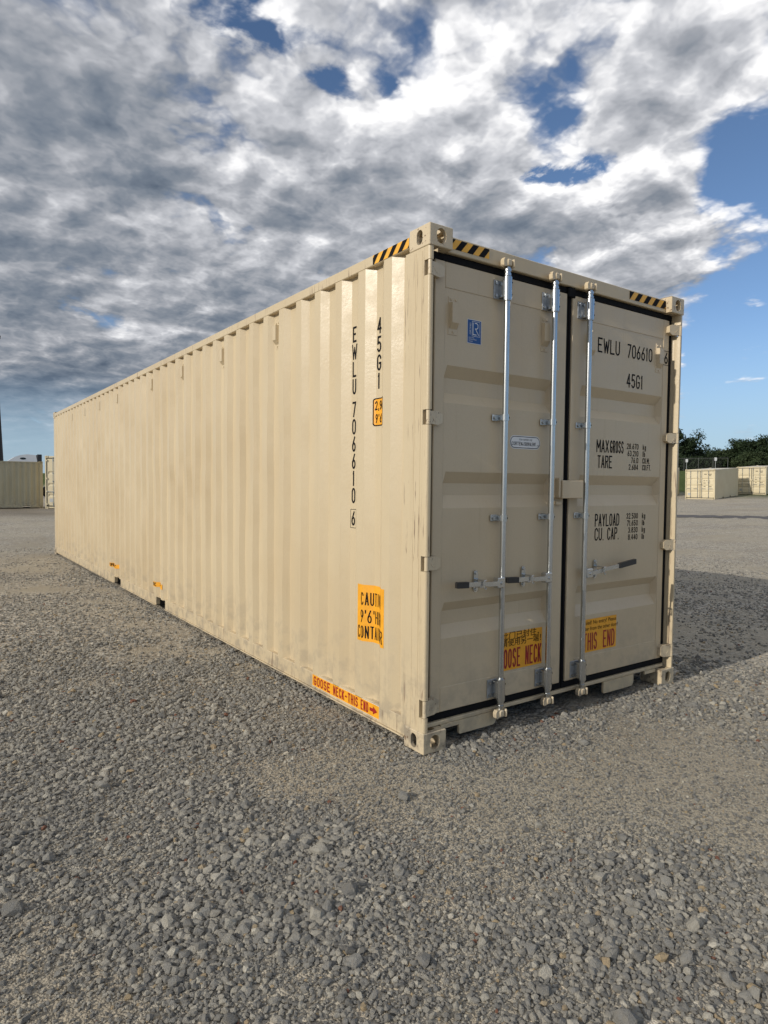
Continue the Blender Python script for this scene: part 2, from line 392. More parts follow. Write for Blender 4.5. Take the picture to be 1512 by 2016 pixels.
# ------------------------------------------------------------------ stroke lettering
def arc(cx, cy, rx, ry, a0, a1, n=9):
    return [(cx + rx * math.cos(R(a0 + (a1 - a0) * k / n)), cy + ry * math.sin(R(a0 + (a1 - a0) * k / n))) for k in range(n + 1)]
_O = arc(.5, .72, .5, .28, 0, 180) + arc(.5, .28, .5, .28, 180, 360); _O.append(_O[0])
_six = [(.78, 1.0), (.04, .42)] + arc(.5, .28, .48, .28, 150, 510, 16)
GL = {
 '0': [_O], 'O': [_O], '1': [[(.22, .84), (.55, 1), (.55, 0)]], '2': [arc(.5, .74, .48, .26, 170, -30) + [(.02, 0), (1, 0)]],
 '3': [arc(.46, .76, .46, .24, 160, -80) + arc(.46, .27, .5, .27, 80, -160)], '4': [[(.72, 0), (.72, 1), (0, .28), (1, .28)]],
 '5': [[(.92, 1), (.12, 1), (.06, .55)] + arc(.46, .31, .5, .31, 120, -150)], '6': [_six], '9': [[(1 - a, 1 - b) for a, b in _six]],
 '7': [[(0, 1), (1, 1), (.32, 0)]], '8': [arc(.5, .77, .42, .23, 0, 360, 14), arc(.5, .28, .5, .28, 0, 360, 14)],
 'A': [[(0, 0), (.5, 1), (1, 0)], [(.2, .3), (.8, .3)]], 'C': [arc(.5, .72, .5, .28, 15, 180) + arc(.5, .28, .5, .28, 180, 345)],
 'D': [[(0, 0), (0, 1)] + arc(.4, .7, .6, .3, 90, 0) + arc(.4, .3, .6, .3, 0, -90) + [(0, 0)]], 'E': [[(1, 1), (0, 1), (0, 0), (1, 0)], [(0, .52), (.75, .52)]],
 'F': [[(1, 1), (0, 1), (0, 0)], [(0, .52), (.75, .52)]], 'G': [arc(.5, .72, .5, .28, 15, 180) + arc(.5, .28, .5, .28, 180, 360) + [(1, .45), (.55, .45)]],
 'H': [[(0, 0), (0, 1)], [(1, 0), (1, 1)], [(0, .52), (1, .52)]], 'I': [[(.5, 0), (.5, 1)]], 'K': [[(0, 0), (0, 1)], [(1, 1), (0, .4)], [(.3, .58), (1, 0)]],
 'L': [[(0, 1), (0, 0), (1, 0)]], 'M': [[(0, 0), (0, 1), (.5, .35), (1, 1), (1, 0)]], 'N': [[(0, 0), (0, 1), (1, 0), (1, 1)]],
 'P': [[(0, 0), (0, 1)] + arc(.6, .76, .4, .24, 90, -90) + [(0, .52)]], 'R': [[(0, 0), (0, 1)] + arc(.6, .76, .4, .24, 90, -90) + [(0, .52)], [(.5, .52), (1, 0)]],
 'Q': [_O, [(.6, .25), (1, -.05)]], 'V': [[(0, 1), (.5, 0), (1, 1)]], 'S': [arc(.5, .75, .48, .25, 20, 250) + arc(.5, .26, .5, .26, 70, -160)], 'T': [[(0, 1), (1, 1)], [(.5, 1), (.5, 0)]],
 'U': [[(0, 1)] + arc(.5, .28, .5, .28, 180, 360) + [(1, 1)]], 'W': [[(0, 1), (.25, 0), (.5, .8), (.75, 0), (1, 1)]], 'X': [[(0, 0), (1, 1)], [(0, 1), (1, 0)]],
 'Y': [[(0, 1), (.5, .45), (1, 1)], [(.5, .45), (.5, 0)]], '.': [[(.42, 0), (.58, 0)]], ',': [[(.55, .06), (.35, -.14)]], '-': [[(.1, .5), (.9, .5)]],
 "'": [[(.5, 1), (.5, .78)]], '"': [[(.3, 1), (.3, .78)], [(.7, 1), (.7, .78)]], ' ': [],
 'k': [[(0, 0), (0, 1)], [(.85, .66), (0, .3)], [(.3, .42), (.9, 0)]], 'g': [arc(.45, .36, .42, .3, 0, 360, 12), [(.87, .66), (.87, -.1)] + arc(.45, -.1, .42, .18, 0, -150, 6)],
 'l': [[(.4, 1), (.4, 0), (.7, 0)]], 'b': [[(.05, 1), (.05, 0)], arc(.48, .33, .43, .33, 0, 360, 12)], 'm': [[(0, 0), (0, .66)], arc(.25, .45, .25, .2, 180, 0, 6) + [(.5, 0)], arc(.75, .45, .25, .2, 180, 0, 6) + [(1, 0)]],
}
NARROW = {'1': .55, 'I': .3, '.': .3, ',': .35, "'": .3, '"': .5, 'l': .45, ' ': .75, 'W': 1.3, 'M': 1.2, 'm': 1.2}
def stroke_poly(pts, hw):
    """ribbon quads along a polyline, mitred"""
    P_ = [Vector(p) for p in pts]; closed = (P_[0] - P_[-1]).length < 1e-6
    n = len(P_); L = []; Rr = []
    for i in range(n):
        if closed: a = P_[i - 1] if i > 0 else P_[-2]; b = P_[i + 1] if i < n - 1 else P_[1]
        else: a = P_[max(i - 1, 0)]; b = P_[min(i + 1, n - 1)]
        d1 = (P_[i] - a); d2 = (b - P_[i])
        if d1.length < 1e-9: d1 = d2
        if d2.length < 1e-9: d2 = d1
        d1 = d1.normalized(); d2 = d2.normalized()
        n1 = Vector((-d1.y, d1.x)); n2 = Vector((-d2.y, d2.x)); mm = n1 + n2
        if mm.length < 1e-4: mm = n1.copy()
        mm = mm.normalized(); k = min(hw / max(0.35, mm.dot(n1)), hw * 2.2)
        ext = Vector((0, 0))
        if not closed and i == 0: ext = -d2 * hw * .8
        if not closed and i == n - 1: ext = d1 * hw * .8
        L.append(P_[i] + mm * k + ext); Rr.append(P_[i] - mm * k + ext)
    return [(L[i], L[i + 1], Rr[i + 1], Rr[i]) for i in range(n - 1)]
def text_quads(txt, u, v, cw, h, gap, hw, right=False):
    """list of (quad, level); u, v = lower left (or lower right) of the line"""
    ws = [cw * NARROW.get(c, 1.0) for c in txt]
    tot = sum(ws) + gap * (len(txt) - 1)
    x = u - tot if right else u
    res = []
    for c, wd in zip(txt, ws):
        parts = []
        for pl in GL[c]:
            cur = [pl[0]]
            for i in range(1, len(pl)):
                cur.append(pl[i])
                if i < len(pl) - 1:
                    a_, b_ = Vector((pl[i][0] - pl[i-1][0], (pl[i][1] - pl[i-1][1]) * 2)), Vector((pl[i+1][0] - pl[i][0], (pl[i+1][1] - pl[i][1]) * 2))
                    if a_.length > 1e-6 and b_.length > 1e-6 and a_.normalized().dot(b_.normalized()) < -0.35: parts.append(cur); cur = [pl[i]]
            parts.append(cur)
        for si, pl in enumerate(parts):
            pts = [(x + hw + a * max(wd - 2 * hw, 1e-4), v + hw + b * (h - 2 * hw)) for a, b in pl]
            for q in stroke_poly(pts, hw): res.append((q, si))
        x += wd + gap
    return res
def font_polys(txt, u, v, h, sx=1.0, bold=0.0):
    """built-in font as polygons (used for small print)"""
    cu = bpy.data.curves.new('tmp_text', 'FONT'); cu.body = txt; cu.size = h / 0.72; cu.offset = bold
    ob = bpy.data.objects.new('tmp_text', cu); C.objects.link(ob)
    bpy.context.view_layer.update()
    me = bpy.data.meshes.new_from_object(ob.evaluated_get(bpy.context.evaluated_depsgraph_get()))
    res = [([Vector((u + me.vertices[i].co.x * sx, v + me.vertices[i].co.y)) for i in p.vertices], 0) for p in me.polygons]
    bpy.data.objects.remove(ob); bpy.data.curves.remove(cu); bpy.data.meshes.remove(me)
    return res
def rect(u0, u1, v0, v1): return [(Vector((u0, v0)), Vector((u1, v0)), Vector((u1, v1)), Vector((u0, v1)))]
def frame_rect(u0, u1, v0, v1, t_):
    return rect(u0, u1, v0, v0 + t_) + rect(u0, u1, v1 - t_, v1) + rect(u0, u0 + t_, v0 + t_, v1 - t_) + rect(u1 - t_, u1, v0 + t_, v1 - t_)
def rrect(u0, u1, v0, v1, r, n=6):
    pts = []
    for cx, cy, a in ((u1 - r, v1 - r, 0), (u0 + r, v1 - r, 90), (u0 + r, v0 + r, 180), (u1 - r, v0 + r, 270)):
        pts += [Vector(p) for p in arc(cx, cy, r, r, a, a + 90, n)]
    return [tuple(pts)]
DOOR_Y = 0.060
def flat_print(mb, quads, m, off, fr):
    for q in quads:
        lv = 0
        if isinstance(q[1], int): q, lv = q
        mb.add([fr(p[0], p[1], off + lv * 0.00025) for p in q], [tuple(range(len(q)))], m)
def on_door(u, v, o): return (u, DOOR_Y - o, v)

# corrugated side profile of the large container: depth behind the outer plane x=0
PITCH_C, RIB0, RIBW, DEPTH = 0.2770, 0.345, 0.080, 0.040
def rib_slope(k): return 0.068 - 0.030 * min(1.0, max(0.0, (k - 1) / 5.0))       # slopes narrowed after the near ribs, shaped to deepen the rib shading
def recess_mid(k): return RIB0 + k * PITCH_C + (RIBW + PITCH_C) / 2
def side_depth(y):
    if y < 0.217: return 0.0
    k = math.floor((y - RIB0) / PITCH_C); q = y - RIB0 - k * PITCH_C
    sa, sb = rib_slope(k), rib_slope(k + 1)
    if k < 0: return DEPTH * min(1.0, (PITCH_C - q) / sb)
    if q <= RIBW: return 0.0
    return DEPTH * min(1.0, (q - RIBW) / sa, (PITCH_C - q) / sb)
def side_breaks(y0, y1):
    out = []; k = -1
    while RIB0 + k * PITCH_C < y1 + 1:
        b = RIB0 + k * PITCH_C
        if k >= 0: out += [b, b + RIBW, b + RIBW + rib_slope(k)]
        out.append(b + PITCH_C - rib_slope(k + 1)); k += 1
    return [b for b in out if y0 < b < y1]
def drape(mb, quads, m, off):
    """print bent over the corrugation; quads given in (y, z)"""
    bm = bmesh.new()
    for q in quads:
        lv = 0
        if isinstance(q[1], int): q, lv = q
        try: bm.faces.new([bm.verts.new((lv * 0.00025, p[0], p[1])) for p in q])
        except ValueError: pass
    ys = [v.co.y for v in bm.verts]
    for b in side_breaks(min(ys), max(ys)):
        bmesh.ops.bisect_plane(bm, geom=list(bm.verts) + list(bm.edges) + list(bm.faces), plane_co=(0, b, 0), plane_no=(0, 1, 0))
    bm.verts.ensure_lookup_table(); bm.verts.index_update()
    mb.add([(side_depth(v.co.y) - off - v.co.x, v.co.y, v.co.z) for v in bm.verts], [tuple(v.index for v in f.verts) for f in bm.faces], m)
    bm.free()
def mirror_u(quads, ycen):
    """(u, v) running right on the wall -> (y, z): y falls as u grows"""
    out = []
    for q in quads:
        lv = None
        if isinstance(q[1], int): q, lv = q
        r = tuple(Vector((ycen - p[0], p[1])) for p in q)
        out.append((r, lv) if lv is not None else r)
    return out

# ------------------------------------------------------------------ ground
def vnoise(x, y, sc, seed):
    """smooth value noise in numpy"""
    g = np.random.default_rng(seed).random((256, 256))
    X = x * sc + 37.2; Y = y * sc + 11.7
    xi = np.floor(X).astype(int); yi = np.floor(Y).astype(int); fx = X - xi; fy = Y - yi
    fx = fx * fx * (3 - 2 * fx); fy = fy * fy * (3 - 2 * fy)
    a = g[xi % 256, yi % 256]; b = g[(xi + 1) % 256, yi % 256]; c = g[xi % 256, (yi + 1) % 256]; e = g[(xi + 1) % 256, (yi + 1) % 256]
    return (a * (1 - fx) + b * fx) * (1 - fy) + (c * (1 - fx) + e * fx) * fy
def fbm(x, y, sc, seed, o=4):
    r = 0; amp = 1; tot = 0
    for k in range(o): r = r + amp * vnoise(x, y, sc * 2 ** k, seed + k); tot += amp; amp *= .5
    return r / tot
def sstep(x, a, b): t_ = np.clip((x - a) / (b - a), 0, 1); return t_ * t_ * (3 - 2 * t_)
S0 = 57.5                                             # where the yard starts to climb towards the bank
def along(x, y): return x * .88 + y * .47
def ground_z(x, y):
    x = np.asarray(x, float); y = np.asarray(y, float)
    z = 0.0088 * np.maximum(x - 6, 0) * sstep(x, 4, 14)
    z = np.minimum(z, 0.62)
    s_ = along(x, y)
    z = z + 0.05 * np.clip(s_ - S0, 0, 9) + 2.5 * sstep(s_, 68, 80)
    # small undulations in the open yard, none under the container
    dist = np.maximum(np.maximum(-0.05 - x, x - 2.49), np.maximum(-0.05 - y, y - 12.25))
    z = z + (fbm(x, y, 0.8, 3, 3) - .62) * 0.05 * sstep(dist, 0.0, 1.2) - 0.006
    return z
def fines_map(x, y):
    """1 = compacted dust and grit, 0 = loose stone"""
    def bl(cx, cy, rx, ry, a):
        c_, s_ = math.cos(a), math.sin(a); u = (x - cx) * c_ + (y - cy) * s_; v = -(x - cx) * s_ + (y - cy) * c_
        return np.exp(-((u / rx) ** 2 + (v / ry) ** 2))
    f = bl(0.75, -1.05, 1.5, 0.42, -0.55) * 1.15 + bl(1.2, -0.55, 1.2, 0.3, -.2) * .7 + bl(-0.55, 0.22, .38, .20, 0.5) * .95 + bl(-0.5, 3.2, .5, 1.8, 0) * .55 + bl(2.6, -2.6, 1.4, .7, -.4) * .8 + bl(-3.4, .6, .8, 2.5, .3) * .6
    f = f + (fbm(x, y, 0.9, 21, 5) - .5) * 1.7 + (fbm(x, y, 2.6, 33, 3) - .5) * 1.4 + (fbm((x * .8 - y * .6) * .25, (x * .6 + y * .8) * 1.7, 1.0, 44, 3) - .5) * 1.7 + .12
    f = f - bl(-1.1, -0.9, .8, .6, .6) * .35 - bl(-1.2, 1.3, .7, .5, 0) * .45 - bl(3.2, -0.25, 1.0, .16, -.1) * .9
    return np.clip(f, 0, 1)
def axis_coords(lo, hi, n0, n1, st):
    a = list(np.arange(n0, n1, st)); x = n1; d_ = st
    while x < hi: a.append(x); d_ *= 1.13; x += d_
    a.append(hi); x = n0 - st; d_ = st; b = []
    while x > lo: b.append(x); d_ *= 1.13; x -= d_
    b.append(lo)
    return np.array(sorted(b + a))
gx = axis_coords(-900, 1400, -5, 6, .07); gy = axis_coords(-900, 1500, -4.5, 8, .07)
GX, GY = np.meshgrid(gx, gy, indexing='ij')
GZ = ground_z(GX, GY)
vv = np.stack([GX.ravel(), GY.ravel(), GZ.ravel()], -1)
nx, ny = len(gx), len(gy)
ii = (np.arange(nx - 1)[:, None] * ny + np.arange(ny - 1)[None, :]).ravel()
ff = np.stack([ii, ii + ny, ii + ny + 1, ii + 1], -1)
me = bpy.data.meshes.new('ground')
me.vertices.add(len(vv)); me.vertices.foreach_set('co', vv.ravel())
me.loops.add(ff.size); me.loops.foreach_set('vertex_index', ff.ravel())
me.polygons.add(len(ff)); me.polygons.foreach_set('loop_start', np.arange(len(ff)) * 4)
me.polygons.foreach_set('use_smooth', np.ones(len(ff), bool)); me.update(calc_edges=True)
def pattr(name, arr):
    a_ = me.attributes.new(name, 'FLOAT', 'POINT'); a_.data.foreach_set('value', np.ascontiguousarray(arr.ravel(), dtype=np.float32))
fm = fines_map(GX, GY) * 0.9
pattr('fines', fm)
soil = sstep(GY, 28.0, 29.2) * (1 - sstep(GY, 37.5, 39)) * (1 - sstep(GX, 6, 9)) * (0.7 + .5 * (fbm(GX, GY, .5, 60) - .5))
pattr('soil', np.clip(soil, 0, 1))
pattr('grass', sstep(along(GX, GY) + 2.5 * (fbm(GX, GY, .4, 50) - .5), 64.5, 66.5))
me.materials.append(MATS['gravel_ground'])
ground = bpy.data.objects.new('ground', me); C.objects.link(ground); structure(ground)

# dark strip with uneven edges crossing the yard on the right
def hit(px_, py_):
    """where a pixel's ray meets the terrain"""
    v = fw + (px_ - 756) / F * rt - (py_ - 1008) / F * up; t_ = 5.0
    for k in range(60):
        q = CAM + v * t_; t_ += (q[2] - float(ground_z(q[0], q[1]))) / max(-v[2], .02) * .8
    return CAM + v * t_
ta, tb = hit(1335, 1016.5), hit(1512, 1020); tn = np.array([-(tb - ta)[1], (tb - ta)[0]]); tn /= np.linalg.norm(tn)
mb = MB(); strip_pts = []
for k in range(60):
    q = -1.2 + 3.6 * k / 59; c_ = ta + (tb - ta) * q
    for s_ in (-1, 1):
        wd = 1.15 + .22 * math.sin(k * 1.7 + s_) + .12 * math.sin(k * 3.1); xx, yy = c_[0] + s_ * wd * tn[0], c_[1] + s_ * wd * tn[1]
        strip_pts.append((xx, yy, float(ground_z(xx, yy)) + .012))
mb.add(strip_pts, [(2 * k, 2 * k + 2, 2 * k + 3, 2 * k + 1) for k in range(59)], 'strip_dark_grey')
structure(mb.build('dark_strip', smooth=30))

# loose crushed stone, one mass
def stone_points():
    xs, ys, ss = [], [], []
    def lay(n, cx, cy, rad, smin, smax, power, dens):
        r_ = rad * rng.random(n) ** 0.62; a_ = 2 * PI * rng.random(n)
        x = cx + r_ * np.cos(a_); y = cy + r_ * np.sin(a_)
        s_ = smin * (smax / smin) ** (rng.random(n) ** power)
        f = fines_map(x, y)
        keep = rng.random(n) < dens(f) * (1 - sstep(r_ / rad, .45, 1.0))
        keep &= ~((x > .02) & (x < 2.42) & (y > .05) & (y < 12.1))
        xs.append(x[keep]); ys.append(y[keep]); ss.append(s_[keep])
    lay(230000, -1.0, -0.9, 3.8, .0050, .012, 1.0, lambda f: 1 - .40 * f)          # grit
    lay(230000, -1.0, -0.7, 4.8, .009, .022, 1.2, lambda f: (1 - f) ** 1.5 * .97 + .03)
    lay(220000, 0.0, 2.5, 14.0, .012, .025, 1.3, lambda f: (1 - f) ** 1.8 * .95 + .03)
    lay(44000, -0.8, -0.6, 5.5, .020, .040, 2.0, lambda f: (1 - f) ** 5 * .95 + .004)
    lay(900, -0.9, -0.9, 4.0, .036, .060, 1.8, lambda f: (1 - f) ** 4 * .8 + .02)
    return np.concatenate(xs), np.concatenate(ys), np.concatenate(ss)
sx_, sy_, ss_ = stone_points(); N = len(sx_)
sz_ = ground_z(sx_, sy_) + ss_ * (0.10 + 0.22 * rng.random(N))
pm = bpy.data.meshes.new('gravel'); pm.vertices.add(N)
pm.vertices.foreach_set('co', np.stack([sx_, sy_, sz_], -1).astype(np.float32).ravel())
a_ = pm.attributes.new('sc', 'FLOAT_VECTOR', 'POINT'); a_.data.foreach_set('vector', (ss_[:, None] * np.stack([0.85 + .5 * rng.random(N), 0.75 + .4 * rng.random(N), .5 + .35 * rng.random(N)], -1)).astype(np.float32).ravel())
a_ = pm.attributes.new('ro', 'FLOAT_VECTOR', 'POINT'); a_.data.foreach_set('vector', np.stack([rng.normal(0, .35, N), rng.normal(0, .35, N), 2 * PI * rng.random(N)], -1).astype(np.float32).ravel())
a_ = pm.attributes.new('va', 'INT', 'POINT'); a_.data.foreach_set('value', rng.integers(0, 10, N).astype(np.int32))
tint = np.clip(rng.beta(1.7, 2.1, N) * .93, 0, .91); odd = rng.random(N); tint = np.where(odd > .97, .93 + .05 * rng.random(N), tint); tint = np.where(odd > .9965, 1.0, tint); tint = np.where((ss_ > .034) & (tint > .91), .6, tint)
a_ = pm.attributes.new('tint', 'FLOAT', 'POINT'); a_.data.foreach_set('value', tint.astype(np.float32))
gravel = bpy.data.objects.new('gravel', pm); C.objects.link(gravel)
gravel['kind'] = 'stuff'; gravel['label'] = 'loose grey crushed stone scattered over the yard'; gravel['category'] = 'gravel'
gt = bpy.data.node_groups.new('gravel_stones', 'GeometryNodeTree')
gt.interface.new_socket('Geometry', in_out='INPUT', socket_type='NodeSocketGeometry'); gt.interface.new_socket('Geometry', in_out='OUTPUT', socket_type='NodeSocketGeometry')
gi = gt.nodes.new('NodeGroupInput'); go = gt.nodes.new('NodeGroupOutput'); jn = gt.nodes.new('GeometryNodeJoinGeometry')
for k in range(10):
    ico = gt.nodes.new('GeometryNodeMeshIcoSphere'); ico.inputs['Radius'].default_value = 0.5; ico.inputs['Subdivisions'].default_value = 2
    sp = gt.nodes.new('GeometryNodeSetPosition'); rv = gt.nodes.new('FunctionNodeRandomValue'); rv.data_type = 'FLOAT_VECTOR'
    rv.inputs[0].default_value = (-.24,) * 3; rv.inputs[1].default_value = (.24,) * 3; rv.inputs['Seed'].default_value = k * 13 + 5
    ch = gt.nodes.new('GeometryNodeConvexHull'); g2 = gt.nodes.new('GeometryNodeGeometryToInstance'); sm = gt.nodes.new('GeometryNodeSetMaterial'); sm.inputs['Material'].default_value = MATS['crushed_stone']
    L_ = gt.links.new
    L_(ico.outputs['Mesh'], sp.inputs['Geometry']); L_(rv.outputs[0], sp.inputs['Offset']); L_(sp.outputs[0], ch.inputs[0]); L_(ch.outputs[0], sm.inputs['Geometry']); L_(sm.outputs[0], g2.inputs[0]); L_(g2.outputs[0], jn.inputs[0])
iop = gt.nodes.new('GeometryNodeInstanceOnPoints'); iop.inputs['Pick Instance'].default_value = True
def nattr(nm, dt):
    n = gt.nodes.new('GeometryNodeInputNamedAttribute'); n.data_type = dt; n.inputs['Name'].default_value = nm; return n.outputs['Attribute']
e2r = gt.nodes.new('FunctionNodeEulerToRotation'); gt.links.new(nattr('ro', 'FLOAT_VECTOR'), e2r.inputs[0])
gt.links.new(gi.outputs[0], iop.inputs['Points']); gt.links.new(jn.outputs[0], iop.inputs['Instance']); gt.links.new(nattr('va', 'INT'), iop.inputs['Instance Index'])
gt.links.new(e2r.outputs[0], iop.inputs['Rotation']); gt.links.new(nattr('sc', 'FLOAT_VECTOR'), iop.inputs['Scale']); gt.links.new(iop.outputs[0], go.inputs[0])
md_ = gravel.modifiers.new('stones', 'NODES'); md_.node_group = gt

# ------------------------------------------------------------------ the large container
W, LEN, H = 2.438, 12.192, 2.896
box40 = thing('shipping_container', 'long beige corrugated forty foot shipping container with closed doors in the foreground', 'container')
XS = W                                                 # right-hand outer plane
def casting(name, x0, y0, z0, sx, sy, parent, m='beige_cast', top=False):
    """hollow corner casting; (x0,y0,z0) outer lower corner, sx/sy point inwards"""
    LX, LY, LZ, T = 0.162, 0.178, 0.118, 0.020
    b = MB()
    X = lambda u: x0 + sx * u
    Y = lambda u: y0 + sy * u
    e = 0.0035
    # end face (normal along y)
    b.hole_plate(LX - 2 * e, LZ - 2 * e, 0.066, 0.082, T, lambda u, v, w_: (X(LX / 2 + u), Y(w_), z0 + LZ / 2 + v), m)
    # side face (normal along x)
    b.hole_plate(LY - 2 * e, LZ - 2 * e, 0.052, 0.080, T, lambda u, v, w_: (X(w_), Y(LY / 2 + u), z0 + LZ / 2 + v), m)
    # top and bottom
    b.hole_plate(LX - 2 * e, LY - 2 * e, 0.064, 0.124, T, lambda u, v, w_: (X(LX / 2 + u), Y(LY / 2 + v), z0 + LZ - w_), m)
    b.hole_plate(LX - 2 * e, LY - 2 * e, 0.064, 0.124, T, lambda u, v, w_: (X(LX / 2 + u), Y(LY / 2 + v), z0 + w_), m)
    # bevelled arrises
    for (ax, ay, az) in ((0, 0, None), (0, 1, None), (1, 0, None)):
        pa = X(e if not ax else LX - e); pb = X(0 if not ax else LX); ya = Y(e if not ay else LY - e); yb = Y(0 if not ay else LY)
        b.add([(pa, yb, z0 + e), (pb, ya, z0 + e), (pb, ya, z0 + LZ - e), (pa, yb, z0 + LZ - e)], [(0, 1, 2, 3)], m)
    for zz, zi in ((z0, z0 + e), (z0 + LZ, z0 + LZ - e)):
        b.add([(X(e), Y(0), zi), (X(LX - e), Y(0), zi), (X(LX - e), Y(e), zz), (X(e), Y(e), zz)], [(0, 1, 2, 3)], m)
        b.add([(X(0), Y(e), zi), (X(0), Y(LY - e), zi), (X(e), Y(LY - e), zz), (X(e), Y(e), zz)], [(0, 1, 2, 3)], m)
        b.add([(X(e), Y(0), zi), (X(0), Y(e), zi), (X(e), Y(e), zz)], [(0, 1, 2)], m)
    # inner faces
    xa, xb = sorted((X(LX - T), X(LX))); ya, yb = sorted((Y(0), Y(LY)))
    b.box(xa, xb, ya + .001, yb - .001, z0 + e, z0 + LZ - e, m)
    xa, xb = sorted((X(.001), X(LX - T - .001))); ya, yb = sorted((Y(LY - T), Y(LY)))
    b.box(xa, xb, ya, yb, z0 + e, z0 + LZ - e, m)
    return b.build(name, parent)
for (x0, sx) in ((0, 1), (XS, -1)):
    for (y0, sy) in ((0, 1), (LEN, -1)):
        for z0 in (0.0, H - 0.118):
            casting('corner_casting', x0 - .004 * sx, y0 - .004 * sy, z0, sx, sy, box40)

# corner posts of the door end: J-section, cut away where hinges sit
HZ = [(2.622, 2.705), (1.820, 1.902), (1.016, 1.100), (0.200, 0.300)]
def post(xo, s, parent):
    r_ = 0.014
    X = lambda u: xo + s * u
    rnd = [(r_ - r_ * math.cos(R(a)), r_ - r_ * math.sin(R(a))) for a in (0, 22, 45, 68, 90)]
    body = [(0.0, .212), (0, .0445), (.030, .0445), (.036, .062), (.036, .212)]
    corner = [(0.0, .044)] + rnd + [(.027, 0.0), (.031, .008), (.0345, .044)]
    b = MB(); zs = [0.119] + [q for h in reversed(HZ) for q in h] + [2.777]
    b.prism([(X(u), y) for u, y in body], .119, 2.777, 'z', 'beige_worn')
    for k in range(0, len(zs) - 1, 2): b.prism([(X(u), y) for u, y in corner], zs[k], zs[k + 1], 'z', 'beige_worn')
    # weld seams of the folded section
    for yy in (0.062, 0.118):
        a0, a1 = sorted((X(-.0012), X(.002)))
        b.box(a0, a1, yy, yy + .0035, .14, 2.76, 'beige_worn')
    return b.build('corner_post', parent, smooth=28)
post(0.0, 1, box40); post(XS, -1, box40)
for xo, s in ((0.0, 1), (XS, -1)):                      # front-end posts
    b = MB(); a0, a1 = sorted((xo + .002 * s, xo + .09 * s)); b.box(a0, a1, LEN - .20, LEN - .002, .119, 2.777, 'beige_worn', .008)
    b.build('corner_post', box40)

# corrugated side walls
def wob_amp(y): return min(1.0, max(0.0, (y - 1.05) / 0.8))
def side_wall(right):
    y0, y1 = 0.212, LEN - 0.20
    ys = sorted(set([y0, 0.2171] + side_breaks(y0, y1) + [y1]))
    zs = np.concatenate([np.linspace(0.140, 2.815, 46)])
    Y_ = np.array(ys); yy, zz = np.meshgrid(Y_, zs, indexing='ij')
    dp = np.array([side_depth(v) if v > .2170 else DEPTH for v in ys])[:, None] + 0 * zz
    wv = (fbm(yy, zz * .55, 3.3, 71, 2) - .5) * .030 * np.clip((yy - 1.05) / .8, 0, 1) * np.sin(PI * (zz - .14) / 2.675)
    dp = dp + np.clip(wv, -.007, .009)
    x = dp + 0.0 if not right else XS - dp
    edge = (np.arange(len(ys)) > 1) & (np.arange(len(ys)) < len(ys) - 1)
    yy = yy + (fbm(yy * 3.7 + 5, zz, 2.3, 91, 3) - .5) * .010 * np.clip((yy - 1.0) / .5, 0, 1) * edge[:, None] * np.clip(np.sin(PI * (zz - .14) / 2.675) * 1.6, 0, 1)
    vs = np.stack([x, yy, zz], -1).reshape(-1, 3)
    n = len(zs)
    fs = [(i * n + j, (i + 1) * n + j, (i + 1) * n + j + 1, i * n + j + 1) for i in range(len(ys) - 1) for j in range(n - 1)]
    b = MB(); b.add(vs, fs, 'beige_paint')
    return b.build('side_wall', box40)
side_wall(False); side_wall(True)
# rails
def rails(s, xo):
    X = lambda u: xo + s * u
    b = MB(); a0, a1 = sorted((X(-.003), X(.062))); b.box(a0, a1, .175, LEN - .175, 2.806, 2.868, 'beige_worn', .004); b.build('top_rail', box40)
    # bottom side rail with two fork pockets
    b = MB(); a0, a1 = sorted((X(.001), X(.050)))
    for y0, y1 in ((.176, 4.70), (5.05, 6.73), (7.09, LEN - .176)):
        b.box(a0, a1, y0, y1, .052, .158, 'beige_worn', .003)
        c0, c1 = sorted((X(-.010), X(.048))); b.box(c0, c1, y0 + .004, y1 - .004, .043, .0515, 'beige_worn', .002)
    for y0, y1 in ((4.70, 5.05), (6.73, 7.09)): b.box(a0, a1, y0 + .0005, y1 - .0005, .152, .1575, 'beige_worn')
    rail = b.build('bottom_rail', box40)
    for y0, y1 in ((4.70, 5.05), (6.73, 7.09)):
        b = MB(); c0, c1 = sorted((X(.012), X(1.1)))
        b.box(c0, c1, y0 - .006, y0 - .0005, .046, .151, 'dark_inside'); b.box(c0, c1, y1 + .0005, y1 + .006, .046, .151, 'dark_inside'); b.box(c0, c1, y0, y1, .1495, .1515, 'dark_inside')
        b.build('fork_pocket', rail)
rails(1, 0.0); rails(-1, XS)
b = MB(); b.box(.066, XS - .066, .07, LEN - .07, 2.835, 2.862, 'beige_paint', .004); b.build('roof', box40)
b = MB(); b.box(.055, XS - .055, .10, LEN - .10, .150, .176, 'dark_inside'); b.build('floor', box40)
b = MB(); b.box(.094, XS - .094, LEN - .06, LEN - .03, .12, 2.80, 'beige_paint'); b.build('front_wall', box40)

# door header and sill
b = MB(); b.box(.1625, XS - .1625, .042, .14, 2.782, 2.872, 'beige_paint', .004)
b.build('door_header', box40)
b = MB(); b.box(.0625, XS - .0625, .050, .16, .123, .146, 'beige_paint', .003)
b.box(.1625, .300, .046, .060, .098, .1225, 'beige_paint'); b.box(XS - .300, XS - .1625, .046, .060, .098, .1225, 'beige_paint')
for x0, x1 in ((.3005, .600), (XS - .79, XS - .4405)):
    b.prism([(x0, .1222), (x0, .050), (x0 + .006, .042), (x1 - .028, .042), (x1 - .010, .050), (x1, .068), (x1, .1222)], .045, .061, 'y', 'beige_paint')
b.box(.64, 1.62, .30, .34, .02, .122, 'dark_inside')
b.build('door_sill', box40, smooth=25)

